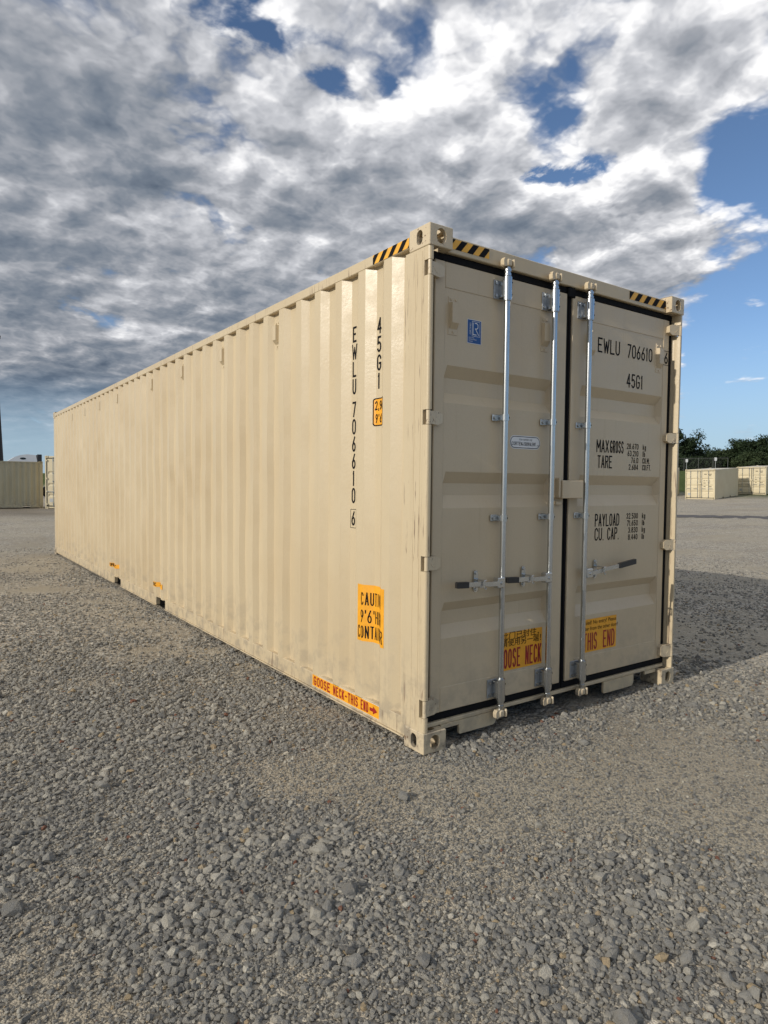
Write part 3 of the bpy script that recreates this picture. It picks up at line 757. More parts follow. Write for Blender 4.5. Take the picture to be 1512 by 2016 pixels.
# ---- doors
def door_leaf(x0, x1, label, parent):
    """pressed leaf: frame edges, three recessed swages"""
    fl, fr = (x0 + .076, x1 - .118) if x0 < 1 else (x0 + .092, x1 - .070)
    root = None
    b = MB()
    Dd = .042; M = 'door_paint'
    # pressed sheet
    rows = [(.335, 0), (.614, 0), (.687, Dd), (.766, Dd), (.822, 0), (1.360, 0), (1.434, Dd), (1.503, Dd), (1.569, 0), (1.956, 0), (2.016, Dd), (2.102, Dd), (2.167, 0), (2.592, 0)]
    e = .022
    vs = []; fs = []
    for z, dd in rows:
        for x, k in ((fl, 0), (fl + e, 1), (fr - e, 1), (fr, 0)): vs.append((x, DOOR_Y + dd * k, z))
    for i in range(len(rows) - 1):
        for j in range(3): fs.append((4 * i + j, 4 * i + j + 1, 4 * i + 4 + j + 1, 4 * i + 4 + j))
    b.add(vs, fs, M)
    # frame members
    yf = DOOR_Y - .004
    b.box(x0, fl - .0005, yf, DOOR_Y + .05, .192, 2.736, M, .004); b.box(fr + .0005, x1, yf, DOOR_Y + .05, .192, 2.736, M, .004)
    b.box(fl, fr, yf + .0015, DOOR_Y + .05, .193, .3345, M, .003); b.box(fl, fr, yf + .0015, DOOR_Y + .05, 2.5925, 2.735, M, .003)
    return b.build('door', parent)
leafL = door_leaf(.086, 1.190, '', box40)
leafR = door_leaf(1.246, 2.352, '', box40)
leafL['label'] = 'left door leaf with two locking bars'; leafR['label'] = 'right door leaf carrying the weight table'
# gaskets
for name, x0, x1, leaf in (('l', .086, 1.190, leafL), ('r', 1.246, 2.352, leafR)):
    b = MB(); xo0, xo1 = (.0365, 1.215) if name == 'l' else (1.2215, XS - .0365)
    b.box(xo0, xo1, .064, .10, 2.7365, 2.7815, 'rubber', .006); b.box(xo0, xo1, .064, .10, .1465, .1915, 'rubber', .006)
    b.box(xo0, x0 - .0005, .066, .10, .192, 2.736, 'rubber', .004); b.box(x1 + .0005, xo1, .066, .10, .192, 2.736, 'rubber', .004)
    if name == 'l': b.box(1.193, 1.268, .048, .0635, 2.716, 2.7815, 'rubber', .008)
    b.build('door_gasket', leaf)

# hinges
def hinge(z0, z1, xo, s, leaf):
    X = lambda u: xo + s * u
    zc = (z0 + z1) / 2; hh = (z1 - z0) / 2 - .003
    b = MB()
    b.tube((X(.0145), .0125, zc - hh), (X(.0145), .0125, zc + hh), .0125, m='beige_cast', n=16)
    pr = [(.014, zc - hh + .004), (.095, zc - hh), (.128, zc - hh + .016), (.128, zc + hh - .016), (.095, zc + hh), (.014, zc + hh - .004)]
    vs = []
    for u, z in pr: vs.append((X(u), .006 if u < .02 else .026, z))
    for u, z in pr: vs.append((X(u), .024 if u < .02 else .0555, z))
    n = 6; fs = [tuple(range(n)), tuple(range(2 * n - 1, n - 1, -1))] + [(k, (k + 1) % n, n + (k + 1) % n, n + k) for k in range(n)]
    b.add(vs, fs, 'beige_cast')
    dm = [(.068, zc - .022), (.094, zc), (.068, zc + .022), (.046, zc)]       # raised diamond
    for k in range(4):
        (u0, q0), (u1, q1) = dm[k], dm[(k + 1) % 4]
        ya = .006 + .020 * (u0 - .014) / .081; yb = .006 + .020 * (u1 - .014) / .081
        b.tube((X(u0), ya + .001, q0), (X(u1), yb + .001, q1), .0028, m='beige_cast', n=6)
    b.tube((X(.0145), .0125, z0 - .010), (X(.0145), .0125, z0 - .001), .010, m='beige_cast', n=12)
    return b.build('hinge', leaf, smooth=35)
for z0, z1 in HZ: hinge(z0, z1, 0.0, 1, leafL)
for z0, z1 in HZ: hinge(z0, z1, XS, -1, leafR)

# locking bars
def lock_bar(x, leaf):
    yc = .006; G = 'galvanised'; rod = .0172
    b = MB()
    b.tube((x, yc, .150), (x, yc, 2.772), rod, m=G, n=20)
    for z0, z1 in ((2.722, 2.735), (2.748, 2.764), (.178, .192), (.162, .170)): b.tube((x, yc, z0), (x, yc, z1), rod + .004, m=G, n=20)
    o = b.build('locking_bar', leaf, smooth=35)
    for zc in (2.648, .264):                               # long bearing tubes with mounting plates
        b = MB(); h = .064
        b.tube((x, yc, zc - h), (x, yc, zc + h), .0275, m=G, n=24)
        for q in (-h, h): b.tube((x, yc, zc + q - .005), (x, yc, zc + q + .005), .0255, m=G, n=24)
        b.box(x - .066, x + .045, .050, .0575, zc - .056, zc + .056, 'zinc_dull', .008)
        b.box(x - .030, x - .022, .004, .052, zc - .05, zc + .05, G, .002); b.box(x + .022, x + .030, .004, .052, zc - .05, zc + .05, G, .002)
        for q in (-.036, .036):
            b.tube((x - .050, .050, zc + q), (x - .050, .042, zc + q), .0095, m=G, n=10)
            b.tube((x + .0205, yc - .0190, zc + q), (x + .0222, yc - .0205, zc + q), .0055, m='ink', n=10)
        b.build('bearing', leaf, smooth=35)
    for zc in (1.895, 1.299):                              # saddle brackets
        b = MB()
        b.tube((x, yc, zc - .019), (x, yc, zc + .019), .0225, m=G, n=20)
        b.box(x - .064, x - .012, .046, .0545, zc - .020, zc + .020, G, .003); b.box(x - .024, x - .012, .006, .0545, zc - .0185, zc + .0185, G, .003)
        b.box(x + .012, x + .022, .006, .0545, zc - .0185, zc + .0185, G, .003)
        b.tube((x - .046, .046, zc), (x - .046, .038, zc), .010, m=G, n=6); b.tube((x + .0165, yc - .0155, zc), (x + .0182, yc - .017, zc), .006, m='ink', n=10)
        b.build('bar_bracket', leaf, smooth=35)
    for zc, s in ((2.796, 1), (.122, -1)):                 # cam and keeper
        b = MB(); P_ = 'beige_cast'
        b.box(x - .022, x + .016, -.018, .034, zc - .020, zc + .020, P_, .006)
        b.prism([(x - .048, zc - .020), (x - .040, zc - .026), (x - .010, zc - .018), (x - .012, zc + .022), (x - .040, zc + .024), (x - .050, zc + .008)], -.012, .016, 'y', P_)
        b.box(x + .0225, x + .040, -.020, .0405, zc - .026, zc + .024, P_, .006); b.box(x + .010, x + .050, .022, .0415, zc - .014, zc + .012, P_, .004)
        b.tube((x, yc, zc - s * .034), (x, yc, zc - s * .018), .013, m=G, n=14)
        b.build('cam_lock', leaf, smooth=40)
    return o
for x, leaf in ((.594, leafL), (1.014, leafL), (1.356, leafR)): lock_bar(x, leaf)
# handles
def handle(px_, ex, ez, gx_, gz, rx, leaf):
    s = 1 if ex > px_ else -1; G = 'galvanised'; zc = .914
    b = MB()
    b.box(px_ - .030, px_ + .030, -.020, .026, zc - .030, zc + .032, G, .005)                      # hub clamp
    b.tube((px_, -.020, zc), (px_, -.028, zc), .009, m=G, n=10)
    def bar(x0, z0, x1, z1, hy, m, y0=-.022, y1=-.012):
        a0, a1 = (x0, z0), (x1, z1)
        if x0 > x1: a0, a1 = a1, a0
        b.prism([(a0[0], a0[1] - hy), (a1[0], a1[1] - hy), (a1[0], a1[1] + hy), (a0[0], a0[1] + hy)], y0, y1, 'y', m)
    rz = zc + (gz - zc) * abs(rx - px_) / abs(gx_ - px_)
    bar(px_ + s * .02, zc, rx - s * .035, rz - .004, .0135, G); bar(rx - s * .035, rz - .004, rx, rz + .003, .0125, G, -.0235, -.0135); bar(rx, rz + .003, gx_, gz, .0135, G)
    o = b.build('handle', leaf, smooth=30)
    b = MB(); bar(gx_, gz, ex - s * .006, ez, .0175, 'grip', -.0285, -.0055); bar(ex - s * .006, ez, ex, ez, .0150, 'grip', -.026, -.008); b.build('grip', leaf)
    b = MB()                                                                                      # retainer plate
    b.prism([(rx + .017 * math.cos(R(a)), (.994 - .017 if a < 180 else .864 + .017) + .017 * math.sin(R(a))) for a in list(range(0, 181, 30)) + list(range(180, 361, 30))], .048, .0555, 'y', G)
    for z in (.977, .881): b.tube((rx, .048, z), (rx, .040, z), .0095, m=G, n=10)
    b.box(rx - .014, rx + .014, -.004, .048, rz - .024, rz - .017, G, .002); b.box(rx - .012, rx + .012, -.034, .048, rz + .018, rz + .024, G, .002)
    b.box(rx - .013, rx - .003, -.036, -.029, rz - .024, rz + .022, G, .002); b.tube((rx + .006, -.030, rz - .03), (rx + .006, -.030, rz - .018), .006, m=G, n=8)
    b.build('handle_retainer', leaf, smooth=30)
handle(.565, .206, .929, .296, .925, .418, leafL); handle(.984, .606, .928, .702, .924, .820, leafL); handle(1.392, 1.892, .966, 1.704, .946, 1.528, leafR)

# lock box over the meeting edges
b = MB()
b.box(1.112, 1.318, -.004, .012, 1.414, 1.530, 'door_paint', .004); b.box(1.112, 1.120, .0125, .030, 1.414, 1.530, 'door_paint'); b.box(1.250, 1.316, .0125, .0555, 1.418, 1.527, 'door_paint')
b.box(1.122, 1.249, .0125, .022, 1.524, 1.530, 'door_paint')
b.build('lock_box', leafR)
b = MB(); b.box(1.088, 1.104, .004, .0555, 1.418, 1.545, 'door_paint', .003); b.box(1.1045, 1.150, .030, .0555, 1.538, 1.545, 'door_paint'); b.box(1.092, 1.150, .030, .0555, 1.372, 1.396, 'door_paint', .003); b.box(1.1045, 1.118, .026, .0555, 1.418, 1.5375, 'door_paint')
b.build('lock_box_bracket', leafL)

# vent covers
def vent(fr, name, parent, m):
    b = MB()
    def hexa(u0, u1, v0, v1, w0, w1, tu, tb, tt):
        vs = [fr(u0, v0, w0), fr(u1, v0, w0), fr(u1, v1, w0), fr(u0, v1, w0), fr(u0 + tu, v0 + tb, w1), fr(u1 - tu, v0 + tb, w1), fr(u1 - tu, v1 - tt, w1), fr(u0 + tu, v1 - tt, w1)]
        b.add(vs, [(0, 1, 2, 3), (4, 5, 6, 7), (0, 1, 5, 4), (1, 2, 6, 5), (2, 3, 7, 6), (3, 0, 4, 7)], m)
    hexa(-.034, .034, -.106, .106, -.001, .0035, .002, .002, .002)
    hexa(-.029, .029, -.072, .072, .004, .029, .004, .030, .004)
    for u, v in ((-.018, .090), (.018, .090), (0, -.090)): hexa(u - .006, u + .006, v - .006, v + .006, .004, .009, .002, .002, .002)
    return b.build(name, parent)
for xc, leaf in ((.218, leafL), (.980, leafL), (1.434, leafR), (2.226, leafR)):
    vent(lambda u, v, w_, xc=xc: (xc + u, DOOR_Y - w_, 2.443 + v), 'vent_cover', leaf, 'door_paint')
for k in (5, 9, 13, 17, 23, 27, 31, 35):
    yc = recess_mid(k)
    vent(lambda u, v, w_, yc=yc: (DEPTH + .001 - w_ * 1.25, yc - u * 1.1, 2.642 + v), 'vent_cover', box40, 'beige_paint')

# ---- print on the door leaves
HW = .0056
for nm, Q, off in (('owner_code', text_quads('EWLU', 1.517, 2.404, .050, .100, .0095, HW), .0012), ('serial_number', text_quads('706610', 1.846, 2.404, .046, .098, .0095, HW), .0012), ('size_code', text_quads('45G1', 1.846, 2.196, .046, .100, .010, HW), .0012),
                   ('check_digit', text_quads('6', 2.296, 2.412, .044, .086, 0, HW) + [(q, 0) for q in frame_rect(2.283, 2.3515, 2.401, 2.508, .004)], .0054)):
    b = MB(); flat_print(b, Q, 'ink', off, on_door); b.build(nm, leafR)
h2 = .0047
h3 = .0029
GRP = [('gross_weight_text', text_quads('MAX', 1.527, 1.727, .038, .088, .007, h2) + text_quads('GROSS', 1.676, 1.727, .0265, .088, .0055, h2)), ('tare_text', text_quads('TARE', 1.540, 1.620, .036, .088, .0065, h2)),
       ('payload_text', text_quads('PAYLOAD', 1.528, 1.217, .0335, .088, .0065, h2)), ('capacity_text', text_quads('CU.', 1.528, 1.120, .038, .088, .006, h2)), ('capacity_text', text_quads('CAP.', 1.668, 1.120, .034, .088, .006, h2))]
for (tx, un, z) in (('28.670', 'kg', 1.762), ('63.210', 'lb', 1.712), ('76.0', 'CU.M.', 1.663), ('2.684', 'CU.FT.', 1.614), ('32.500', 'kg', 1.263), ('71.650', 'lb', 1.212), ('3.830', 'kg', 1.162), ('8.440', 'lb', 1.111)):
    GRP += [('weight_figure', text_quads(tx, 2.008 if z > 1.5 else 2.022, z, .0215, .041, .005, h3, right=True)), ('weight_unit', text_quads(un, 2.060 if z > 1.5 else 2.073, z, .0185, .041, .0045, h3))]
for nm, Q in GRP:
    b = MB(); flat_print(b, Q, 'ink', .0012, on_door); b.build(nm, leafR)
# certificate sticker
b = MB()
flat_print(b, rect(.330, .440, 2.309, 2.447), 'sticker_white', .0010, on_door); flat_print(b, rect(.333, .437, 2.312, 2.444), 'sticker_blue', .0015, on_door)
Wt = frame_rect(.366, .428, 2.352, 2.438, .002); flat_print(b, Wt, 'sticker_white', .0020, on_door)
lr = [[(.374, 2.428), (.374, 2.362), (.400, 2.362)], [(.388, 2.428), (.402, 2.428), (.412, 2.421), (.412, 2.404), (.402, 2.396), (.392, 2.396), (.418, 2.362)]]
for i, pl in enumerate(lr): flat_print(b, [(q, i) for q in stroke_poly(pl, .0022)], 'sticker_white', .0020, on_door)
flat_print(b, font_polys('CUSTOMER', .340, 2.340, .0062), 'sticker_white', .0020, on_door); flat_print(b, font_polys('CERTIFICATION', .340, 2.330, .0062), 'sticker_white', .0020, on_door); flat_print(b, font_polys('SCHEME', .340, 2.319, .0062), 'sticker_white', .0020, on_door)
vt = [([Vector((.358 - (p.y - 2.36), 2.36 + (p.x - .336))) for p in q], l_) for q, l_ in font_polys('CERTIFIED', .336, 2.36, .0105)]
flat_print(b, vt, 'sticker_white', .0020, on_door)
b.build('certificate_sticker', leafL)
# repair notice sticker
b = MB()
flat_print(b, rrect(.690, .962, 1.720, 1.802, .038), 'sticker_white', .0010, on_door); flat_print(b, rrect(.695, .957, 1.725, 1.797, .034), 'ink', .0014, on_door); flat_print(b, rrect(.699, .953, 1.729, 1.793, .031), 'sticker_white', .0018, on_door)
flat_print(b, font_polys('FOR REPAIR USE', .772, 1.772, .0115), 'ink', .0022, on_door)
flat_print(b, text_quads('CORTEN', .706, 1.741, .013, .022, .003, .0016) + text_quads('EQUIVALENT', .812, 1.741, .0095, .022, .0022, .0015), 'ink', .0022, on_door)
flat_print(b, font_polys('OR', .790, 1.741, .010) + font_polys('ONLY', .928, 1.741, .0085), 'ink', .0022, on_door)
b.build('repair_sticker', leafL)
# gooseneck warning stickers
b = MB()
flat_print(b, rect(.640, 1.016, .350, .586), 'sticker_orange', .0010, on_door)
flat_print(b, font_polys('\u6b64\u95e8\u5df2\u5c01\u4f4f\uff0c', .648, .546, .036, 1.26, .0004), 'ink', .0015, on_door)
flat_print(b, font_polys('\u8bf7\u4f7f\u7528\u53e6\u4e00\u7aef\uff01', .648, .503, .036, 1.13, .0004), 'ink', .0015, on_door)
flat_print(b, text_quads('GOOSE', .632, .362, .0325, .122, .006, .0062) + text_quads('NECK', .862, .362, .0325, .122, .006, .0062), 'red_ink', .0015, on_door)
b.build('gooseneck_sticker', leafL)
b = MB()
flat_print(b, rect(1.405, 1.796, .355, .583), 'sticker_orange', .0010, on_door)
flat_print(b, font_polys('sealed! No entry! Please', 1.414, .546, .026, 1.07, .0003), 'ink', .0015, on_door)
flat_print(b, font_polys('enter from the other door!', 1.414, .505, .026, 1.0, .0003), 'ink', .0015, on_door)
flat_print(b, text_quads('THIS', 1.432, .366, .038, .122, .008, .0062) + text_quads('END', 1.648, .366, .038, .122, .008, .0062), 'red_ink', .0015, on_door)
b.build('gooseneck_sticker', leafR)

# ---- print on the side wall
b = MB()
yc = recess_mid(1)          # flat of the second recess
z = 2.399
ycol = yc
for c in 'EWLU 706610':
    if c == ' ': z -= .051 - .0155 + .0; continue
    wd = .044 if c not in 'W' else .060
    drape(b, mirror_u(text_quads(c, -wd / 2 if c != '1' else -wd * .3, z, wd / NARROW.get(c, 1.0) if c == 'W' else wd, .100, 0, .0066 if c != 'W' else .0050), ycol), 'ink', .0012)
    z -= .1105
z -= .058
b.build('container_number', box40); b = MB()
drape(b, mirror_u(text_quads('6', -.022, z + .024, .044, .094, 0, .0064), ycol), 'ink', .0012)
drape(b, mirror_u(frame_rect(-.0335, .0335, z + .008, z + .131, .0034), ycol), 'ink', .0012)
b.build('check_digit', box40); b = MB()
y2 = yc - PITCH_C; z = 2.404
for c in '45G1':
    wd = .046
    drape(b, mirror_u(text_quads(c, -wd / 2 if c != '1' else -wd * .3, z, wd, .098, 0, .0066), y2), 'ink', .0012); z -= .1108
b.build('size_code', box40)
# height mark (cut off by the rib from this side)
b = MB(); yl, yr, zb, zt = .572, .430, 1.848, 2.018
drape(b, [q for q in rrect(-yl, -yr, zb, zt, .016) for q in [tuple(Vector((-p[0], p[1])) for p in q)]], 'ink', .0010)
drape(b, [tuple(Vector((-p[0], p[1])) for p in q) for q in rrect(-yl + .007, -yr - .007, zb + .007, zt - .007, .012)], 'sticker_orange', .0014)
drape(b, mirror_u(text_quads('2,9m', -.058, 1.945, .026, .056, .006, .0042) + text_quads("9'6\"", -.054, 1.866, .026, .056, .006, .0042), (yl + yr) / 2), 'ink', .0019)
b.build('height_sticker', box40)
b = MB(); yl, yr, zb, zt = .678, .391, .512, .867
drape(b, [(Vector((yl, zb)), Vector((yr, zb)), Vector((yr, zt)), Vector((yl, zt)))], 'sticker_orange', .0010)
yy = (yl + yr) / 2
drape(b, mirror_u(text_quads('CAUTION', -.106, .738, .0245, .082, .0075, .0039) + text_quads("9'6\"HIGH", -.108, .628, .0275, .082, .0070, .0039) + text_quads('CONTAINER', -.137, .530, .0250, .080, .0072, .0039), yy), 'ink', .0015)
b.build('caution_sticker', box40)
b = MB(); fr_rail = lambda u, v, o: (.001 - o, 1.262 - u, v)
flat_print(b, rect(0, .832, .067, .150), 'sticker_white', .0010, fr_rail); flat_print(b, rect(.002, .830, .069, .148), 'sticker_orange', .0014, fr_rail)
flat_print(b, text_quads('GOOSE', .022, .077, .038, .064, .009, .0056) + text_quads('NECK-THIS', .290, .077, .0295, .064, .0075, .0052) + text_quads('END', .628, .077, .0245, .064, .0065, .0050), 'red_ink', .0019, fr_rail)
ar = [(.728, .098), (.765, .098), (.765, .083), (.812, .1085), (.765, .134), (.765, .119), (.728, .119)]
flat_print(b, [tuple(Vector(p) for p in ar)], 'red_ink', .0019, fr_rail)
b.build('gooseneck_sticker', box40)
for yl in (7.385, 5.245):
    b = MB(); drape(b, [(Vector((yl, .262)), Vector((yl - .46, .262)), Vector((yl - .46, .318)), Vector((yl, .318)))], 'sticker_orange', .0055)
    drape(b, mirror_u(text_quads('FORK LIFT', -.21, .268, .038, .044, .009, .0052), yl - .23), 'ink', .0062); b.build('fork_lift_sticker', box40)
# hazard stripes
def hazard(u0, u1, v0, v1, fr, n, parent, lean=1.0, start=0.0):
    b = MB(); flat_print(b, rect(u0, u1, v0, v1), 'stripe_yellow', .0010, fr)
    p_ = (u1 - u0) / n; hgt = v1 - v0; k = -2
    while k < n + 2:
        a0 = u0 + (k + start) * p_; pl = [(a0, v0), (a0 + p_ * .5, v0), (a0 + p_ * .5 + lean * hgt, v1), (a0 + lean * hgt, v1)]; k += 1
        # clip to the sticker
        def clip(poly, uc, keep_gt):
            out = []
            for i in range(len(poly)):
                a, c = poly[i], poly[(i + 1) % len(poly)]; ina = (a[0] >= uc) == keep_gt; inc = (c[0] >= uc) == keep_gt
                if ina: out.append(a)
                if ina != inc: t_ = (uc - a[0]) / (c[0] - a[0]); out.append((uc, a[1] + t_ * (c[1] - a[1])))
            return out
        pl = clip(pl, u0, True)
        if len(pl) > 2: pl = clip(pl, u1, False)
        if len(pl) > 2: flat_print(b, [tuple(Vector(q) for q in pl)], 'ink', .0015, fr)
    return b.build('hazard_stripe', parent)
hazard(.166, .476, 2.806, 2.862, lambda u, v, o: (u, .042 - o, v), 3.5, box40, 0.85, -.45)
hazard(1.83, 2.272, 2.806, 2.862, lambda u, v, o: (u, .042 - o, v), 4.2, box40, 0.85, -.45)
hazard(0, .357, 2.810, 2.864, lambda u, v, o: (-.003 - o, .537 - u, v), 3.8, box40, 0.9, -.35)

# ------------------------------------------------------------------ background containers
def small_container(name, label, loc, rz, L, Hc, paint_, group, tilt=0.0, pockets=(), olive=False, text=True):
    """door end on the local plane y=0 facing -y, length along +y, x to the right"""
    t = thing(name, label, 'container', loc, (0, 0, 0), group)
    t.rotation_mode = 'XYZ'; t.rotation_euler = (tilt, 0, rz)
    M = paint_; Wd = 2.438; D_ = .036; pit = .278
    def wall(x0, sgn):
        y0, y1 = .17, L - .17; pr = []; y = y0
        while y < y1:
            for dy, dd in ((0, D_), (.07, D_), (.138, 0), (.208, 0)):
                if y + dy <= y1: pr.append((y + dy, dd))
            y += pit
        pr.append((y1, D_))
        vs = []
        for y, dd in pr: vs += [(x0 + sgn * (dd + .004), y, .15), (x0 + sgn * (dd + .004), y, Hc - .085)]
        b = MB(); b.add(vs, [(2 * i, 2 * i + 2, 2 * i + 3, 2 * i + 1) for i in range(len(pr) - 1)], M); b.build('side_wall', t)
        b = MB(); a0, a1 = sorted((x0, x0 + sgn * .06)); b.box(a0, a1, .18, L - .18, Hc - .09, Hc - .025, M, .004); b.build('top_rail', t)
        b = MB(); yy = .18; a0, a1 = sorted((x0 + sgn * .002, x0 + sgn * .05))
        for p0, p1 in list(pockets) + [(L - .18, L - .18)]: b.box(a0, a1, yy, p0, .045, .155, M, .004); yy = p1
        b.build('bottom_rail', t)
        for k, yv in enumerate(np.arange(1.05, L - .6, 1.17)):
            b = MB(); c0, c1 = sorted((x0 + sgn * .002, x0 + sgn * .036)); b.box(c0, c1, yv, yv + .06, Hc - .32, Hc - .17, M, .008); b.build('vent_cover', t)
    wall(0, 1); wall(Wd, -1)
    for x0, sx in ((0, 1), (Wd, -1)):
        for y0, sy in ((0, 1), (L, -1)):
            a0, a1 = sorted((x0 + .003 * sx, x0 + .07 * sx)); c0, c1 = sorted((y0 + .003 * sy, y0 + .17 * sy))
            b = MB(); b.box(a0, a1, c0, c1, .119, Hc - .119, M, .010); b.build('corner_post', t)
            for z0 in (0, Hc - .118): casting('corner_casting', x0, y0, z0, sx, sy, t, M)
    b = MB(); b.box(.065, Wd - .065, .06, L - .06, Hc - .055, Hc - .03, M, .004); b.build('roof', t)
    b = MB(); b.box(.075, Wd - .075, L - .05, L - .03, .12, Hc - .1, M); b.build('end_wall', t)
    b = MB(); b.box(.06, Wd - .06, .1, L - .1, .13, .16, 'dark_inside'); b.build('floor', t)
    b = MB(); b.box(.165, Wd - .165, .030, .10, Hc - .112, Hc - .022, M, .004); b.build('door_header', t)
    b = MB(); b.box(.165, Wd - .165, .030, .10, .03, .118, M, .004); b.build('door_sill', t)
    zt, zb = Hc - .16, .175
    sw = [zb + (zt - zb) * q for q in (.22, .45, .70)]
    for x0, x1 in ((.085, 1.195), (1.243, 2.353)):
        b = MB(); rows = [(zb, 0)]
        for z in sw: rows += [(z - .09, 0), (z - .03, .034), (z + .03, .034), (z + .09, 0)]
        rows.append((zt, 0)); vs = []
        for z, dd in rows:
            for x, k in ((x0, 0), (x0 + .07, 0), (x0 + .085, 1), (x1 - .085, 1), (x1 - .07, 0), (x1, 0)): vs.append((x, .052 + dd * k, z))
        b.add(vs, [(6 * i + j, 6 * i + j + 1, 6 * i + 7 + j, 6 * i + 6 + j) for i in range(len(rows) - 1) for j in range(5)], M)
        leaf = b.build('door', t)
        b = MB(); b.box(x0 - .02, x1 + .02, .066, .09, zt + .001, zt + .040, 'rubber'); b.box(x0 - .02, x1 + .02, .066, .09, zb - .040, zb - .001, 'rubber')
        b.box(x0 - .022, x0 - .001, .066, .09, zb, zt, 'rubber'); b.box(x1 + .001, x1 + .022, .066, .09, zb, zt, 'rubber'); b.build('door_gasket', leaf)
        for xr in ((x0 + .36, x1 - .17) if x0 < 1 else (x0 + .11, x1 - .44)):
            b = MB(); b.tube((xr, .006, .11), (xr, .006, Hc - .075), .018, m='galvanised', n=10)
            for z in (.26, Hc - .25): b.tube((xr, .006, z - .06), (xr, .006, z + .06), .028, m='galvanised', n=10)
            for z in (.9, 1.5, 1.95): b.box(xr - .05, xr + .02, .0, .05, z - .02, z + .02, 'galvanised')
            b.build('locking_bar', leaf, smooth=35)
            sg = -1 if x0 < 1 else 1
            b = MB(); a0, a1 = sorted((xr, xr + sg * .34)); b.box(a0, a1, -.022, -.010, .93, .957, 'galvanised'); b.build('handle', leaf)
        xo = 0.0 if x0 < 1 else Wd
        for z in (.25, .95, 1.65, Hc - .26):
            sg = 1 if x0 < 1 else -1; b = MB(); a0, a1 = sorted((xo + .01 * sg, xo + .13 * sg)); b.box(a0, a1, -.004, .05, z - .04, z + .04, M, .006); b.build('hinge', leaf)
        b = MB()
        fr = lambda u, v, o: (u, .052 - o, v)
        if x0 > 1 and text:                         # number block and weight table, too far off to read
            for xa, xb, z, hh in ((1.55, 1.76, Hc - .42, .035), (1.86, 2.16, Hc - .42, .035), (1.95, 2.12, Hc - .54, .03), (1.50, 1.62, 1.63, .03), (1.70, 1.82, 1.63, .02), (1.50, 1.66, 1.42, .03), (1.88, 2.02, 1.64, .016), (1.88, 2.02, 1.56, .016), (1.88, 2.02, 1.48, .016), (1.88, 2.02, 1.40, .016), (1.50, 1.66, 1.13, .025), (1.90, 2.16, 1.11, .03)):
                x_ = xa
                while x_ < xb: flat_print(b, rect(x_, min(x_ + .03, xb), z - hh, z + hh), 'ink', .002, fr); x_ += .042
        elif text:
            flat_print(b, rect(.22, .40, .36, .56), 'post_galv', .002, fr)
        if b.v:
            o_ = b.build('lettering' if x0 > 1 else 'data_plate', leaf)
            if x0 > 1: o_['kind'] = 'stuff'
    b = MB(); b.box(1.11, 1.31, -.02, .03, 1.30, 1.41, M, .005); b.build('lock_box', t)
    return t
SUB = 'cream containers parked at the far side of the yard'
YB = R(10.0 - 90.0)
gz = lambda x, y: float(ground_z(x, y))
# far right pair and the one half hidden behind the big container; local x runs along the door, so the near right door corner is local (2.438, 0)
def place(corner_x, corner_y, rz):
    c_, s_ = math.cos(rz), math.sin(rz)
    return (corner_x - 2.438 * c_, corner_y - 2.438 * s_)
TL = math.atan(.05)
for nm, lab, cx, cy in (('small_container', 'cream twenty foot container with sunlit doors, complete right of the big container', 52.66, 26.54),
                        ('small_container', 'cream twenty foot container with sunlit doors cut off by the right picture edge', 60.82, 26.19),
                        ('small_container', 'cream container almost wholly hidden behind the big container by the grass', 50.85, 31.15)):
    x_, y_ = place(cx, cy, YB); small_container(nm, lab, (x_, y_, gz(cx, cy) + .0), YB, 6.058, 2.591, 'far_cream', SUB, TL, ((1.93, 2.28), (3.77, 4.12)))
# left: long side in shade facing the camera, and tall container with sunlit doors beside it
a_ = R(35); 
small_container('small_container', 'tall cream container with sunlit doors squeezed beside the olive one on the left', (3.30, 37.25, gz(3.3, 37.3)), -a_, 12.192, 2.896, 'far_cream', SUB, 0.0)
ro = R(90 + 2.0)
small_container('small_container', 'olive drab container in shade with its long side facing the camera on the left', (3.30, 37.95, gz(3.3, 37.9)), ro, 6.058, 2.591, 'far_olive', SUB, 0.0, ((.66, 1.00), (5.06, 5.40)), text=False)

# ------------------------------------------------------------------ white lorry behind the olive container
tr = thing('lorry_tractor', 'white lorry tractor with curved roof fairing behind the olive container', 'lorry', (4.75, 67.0, gz(4.75, 67)), (0, 0, R(180 - 2)))
b = MB()      # local x = forwards
prof = [(-1.9, 1.0), (-1.9, 3.35), (-1.82, 3.90), (-1.1, 3.96), (-.55, 3.88), (-.1, 3.70), (.25, 3.46), (.7, 3.15), (1.45, 2.85), (1.62, 2.75), (1.95, 2.05), (3.05, 1.85), (3.35, 1.55), (3.4, .75), (2.6, .55), (-1.2, .55)]
b.prism(prof, -1.22, 1.22, 'y', 'white_gel'); cab = b.build('cab', tr, smooth=40)
b = MB(); b.add([(1.64, -1.05, 2.74), (1.64, 1.05, 2.74), (1.965, 1.05, 2.07), (1.965, -1.05, 2.07)], [(0, 1, 2, 3)], 'dark_glass'); b.build('windscreen', cab)
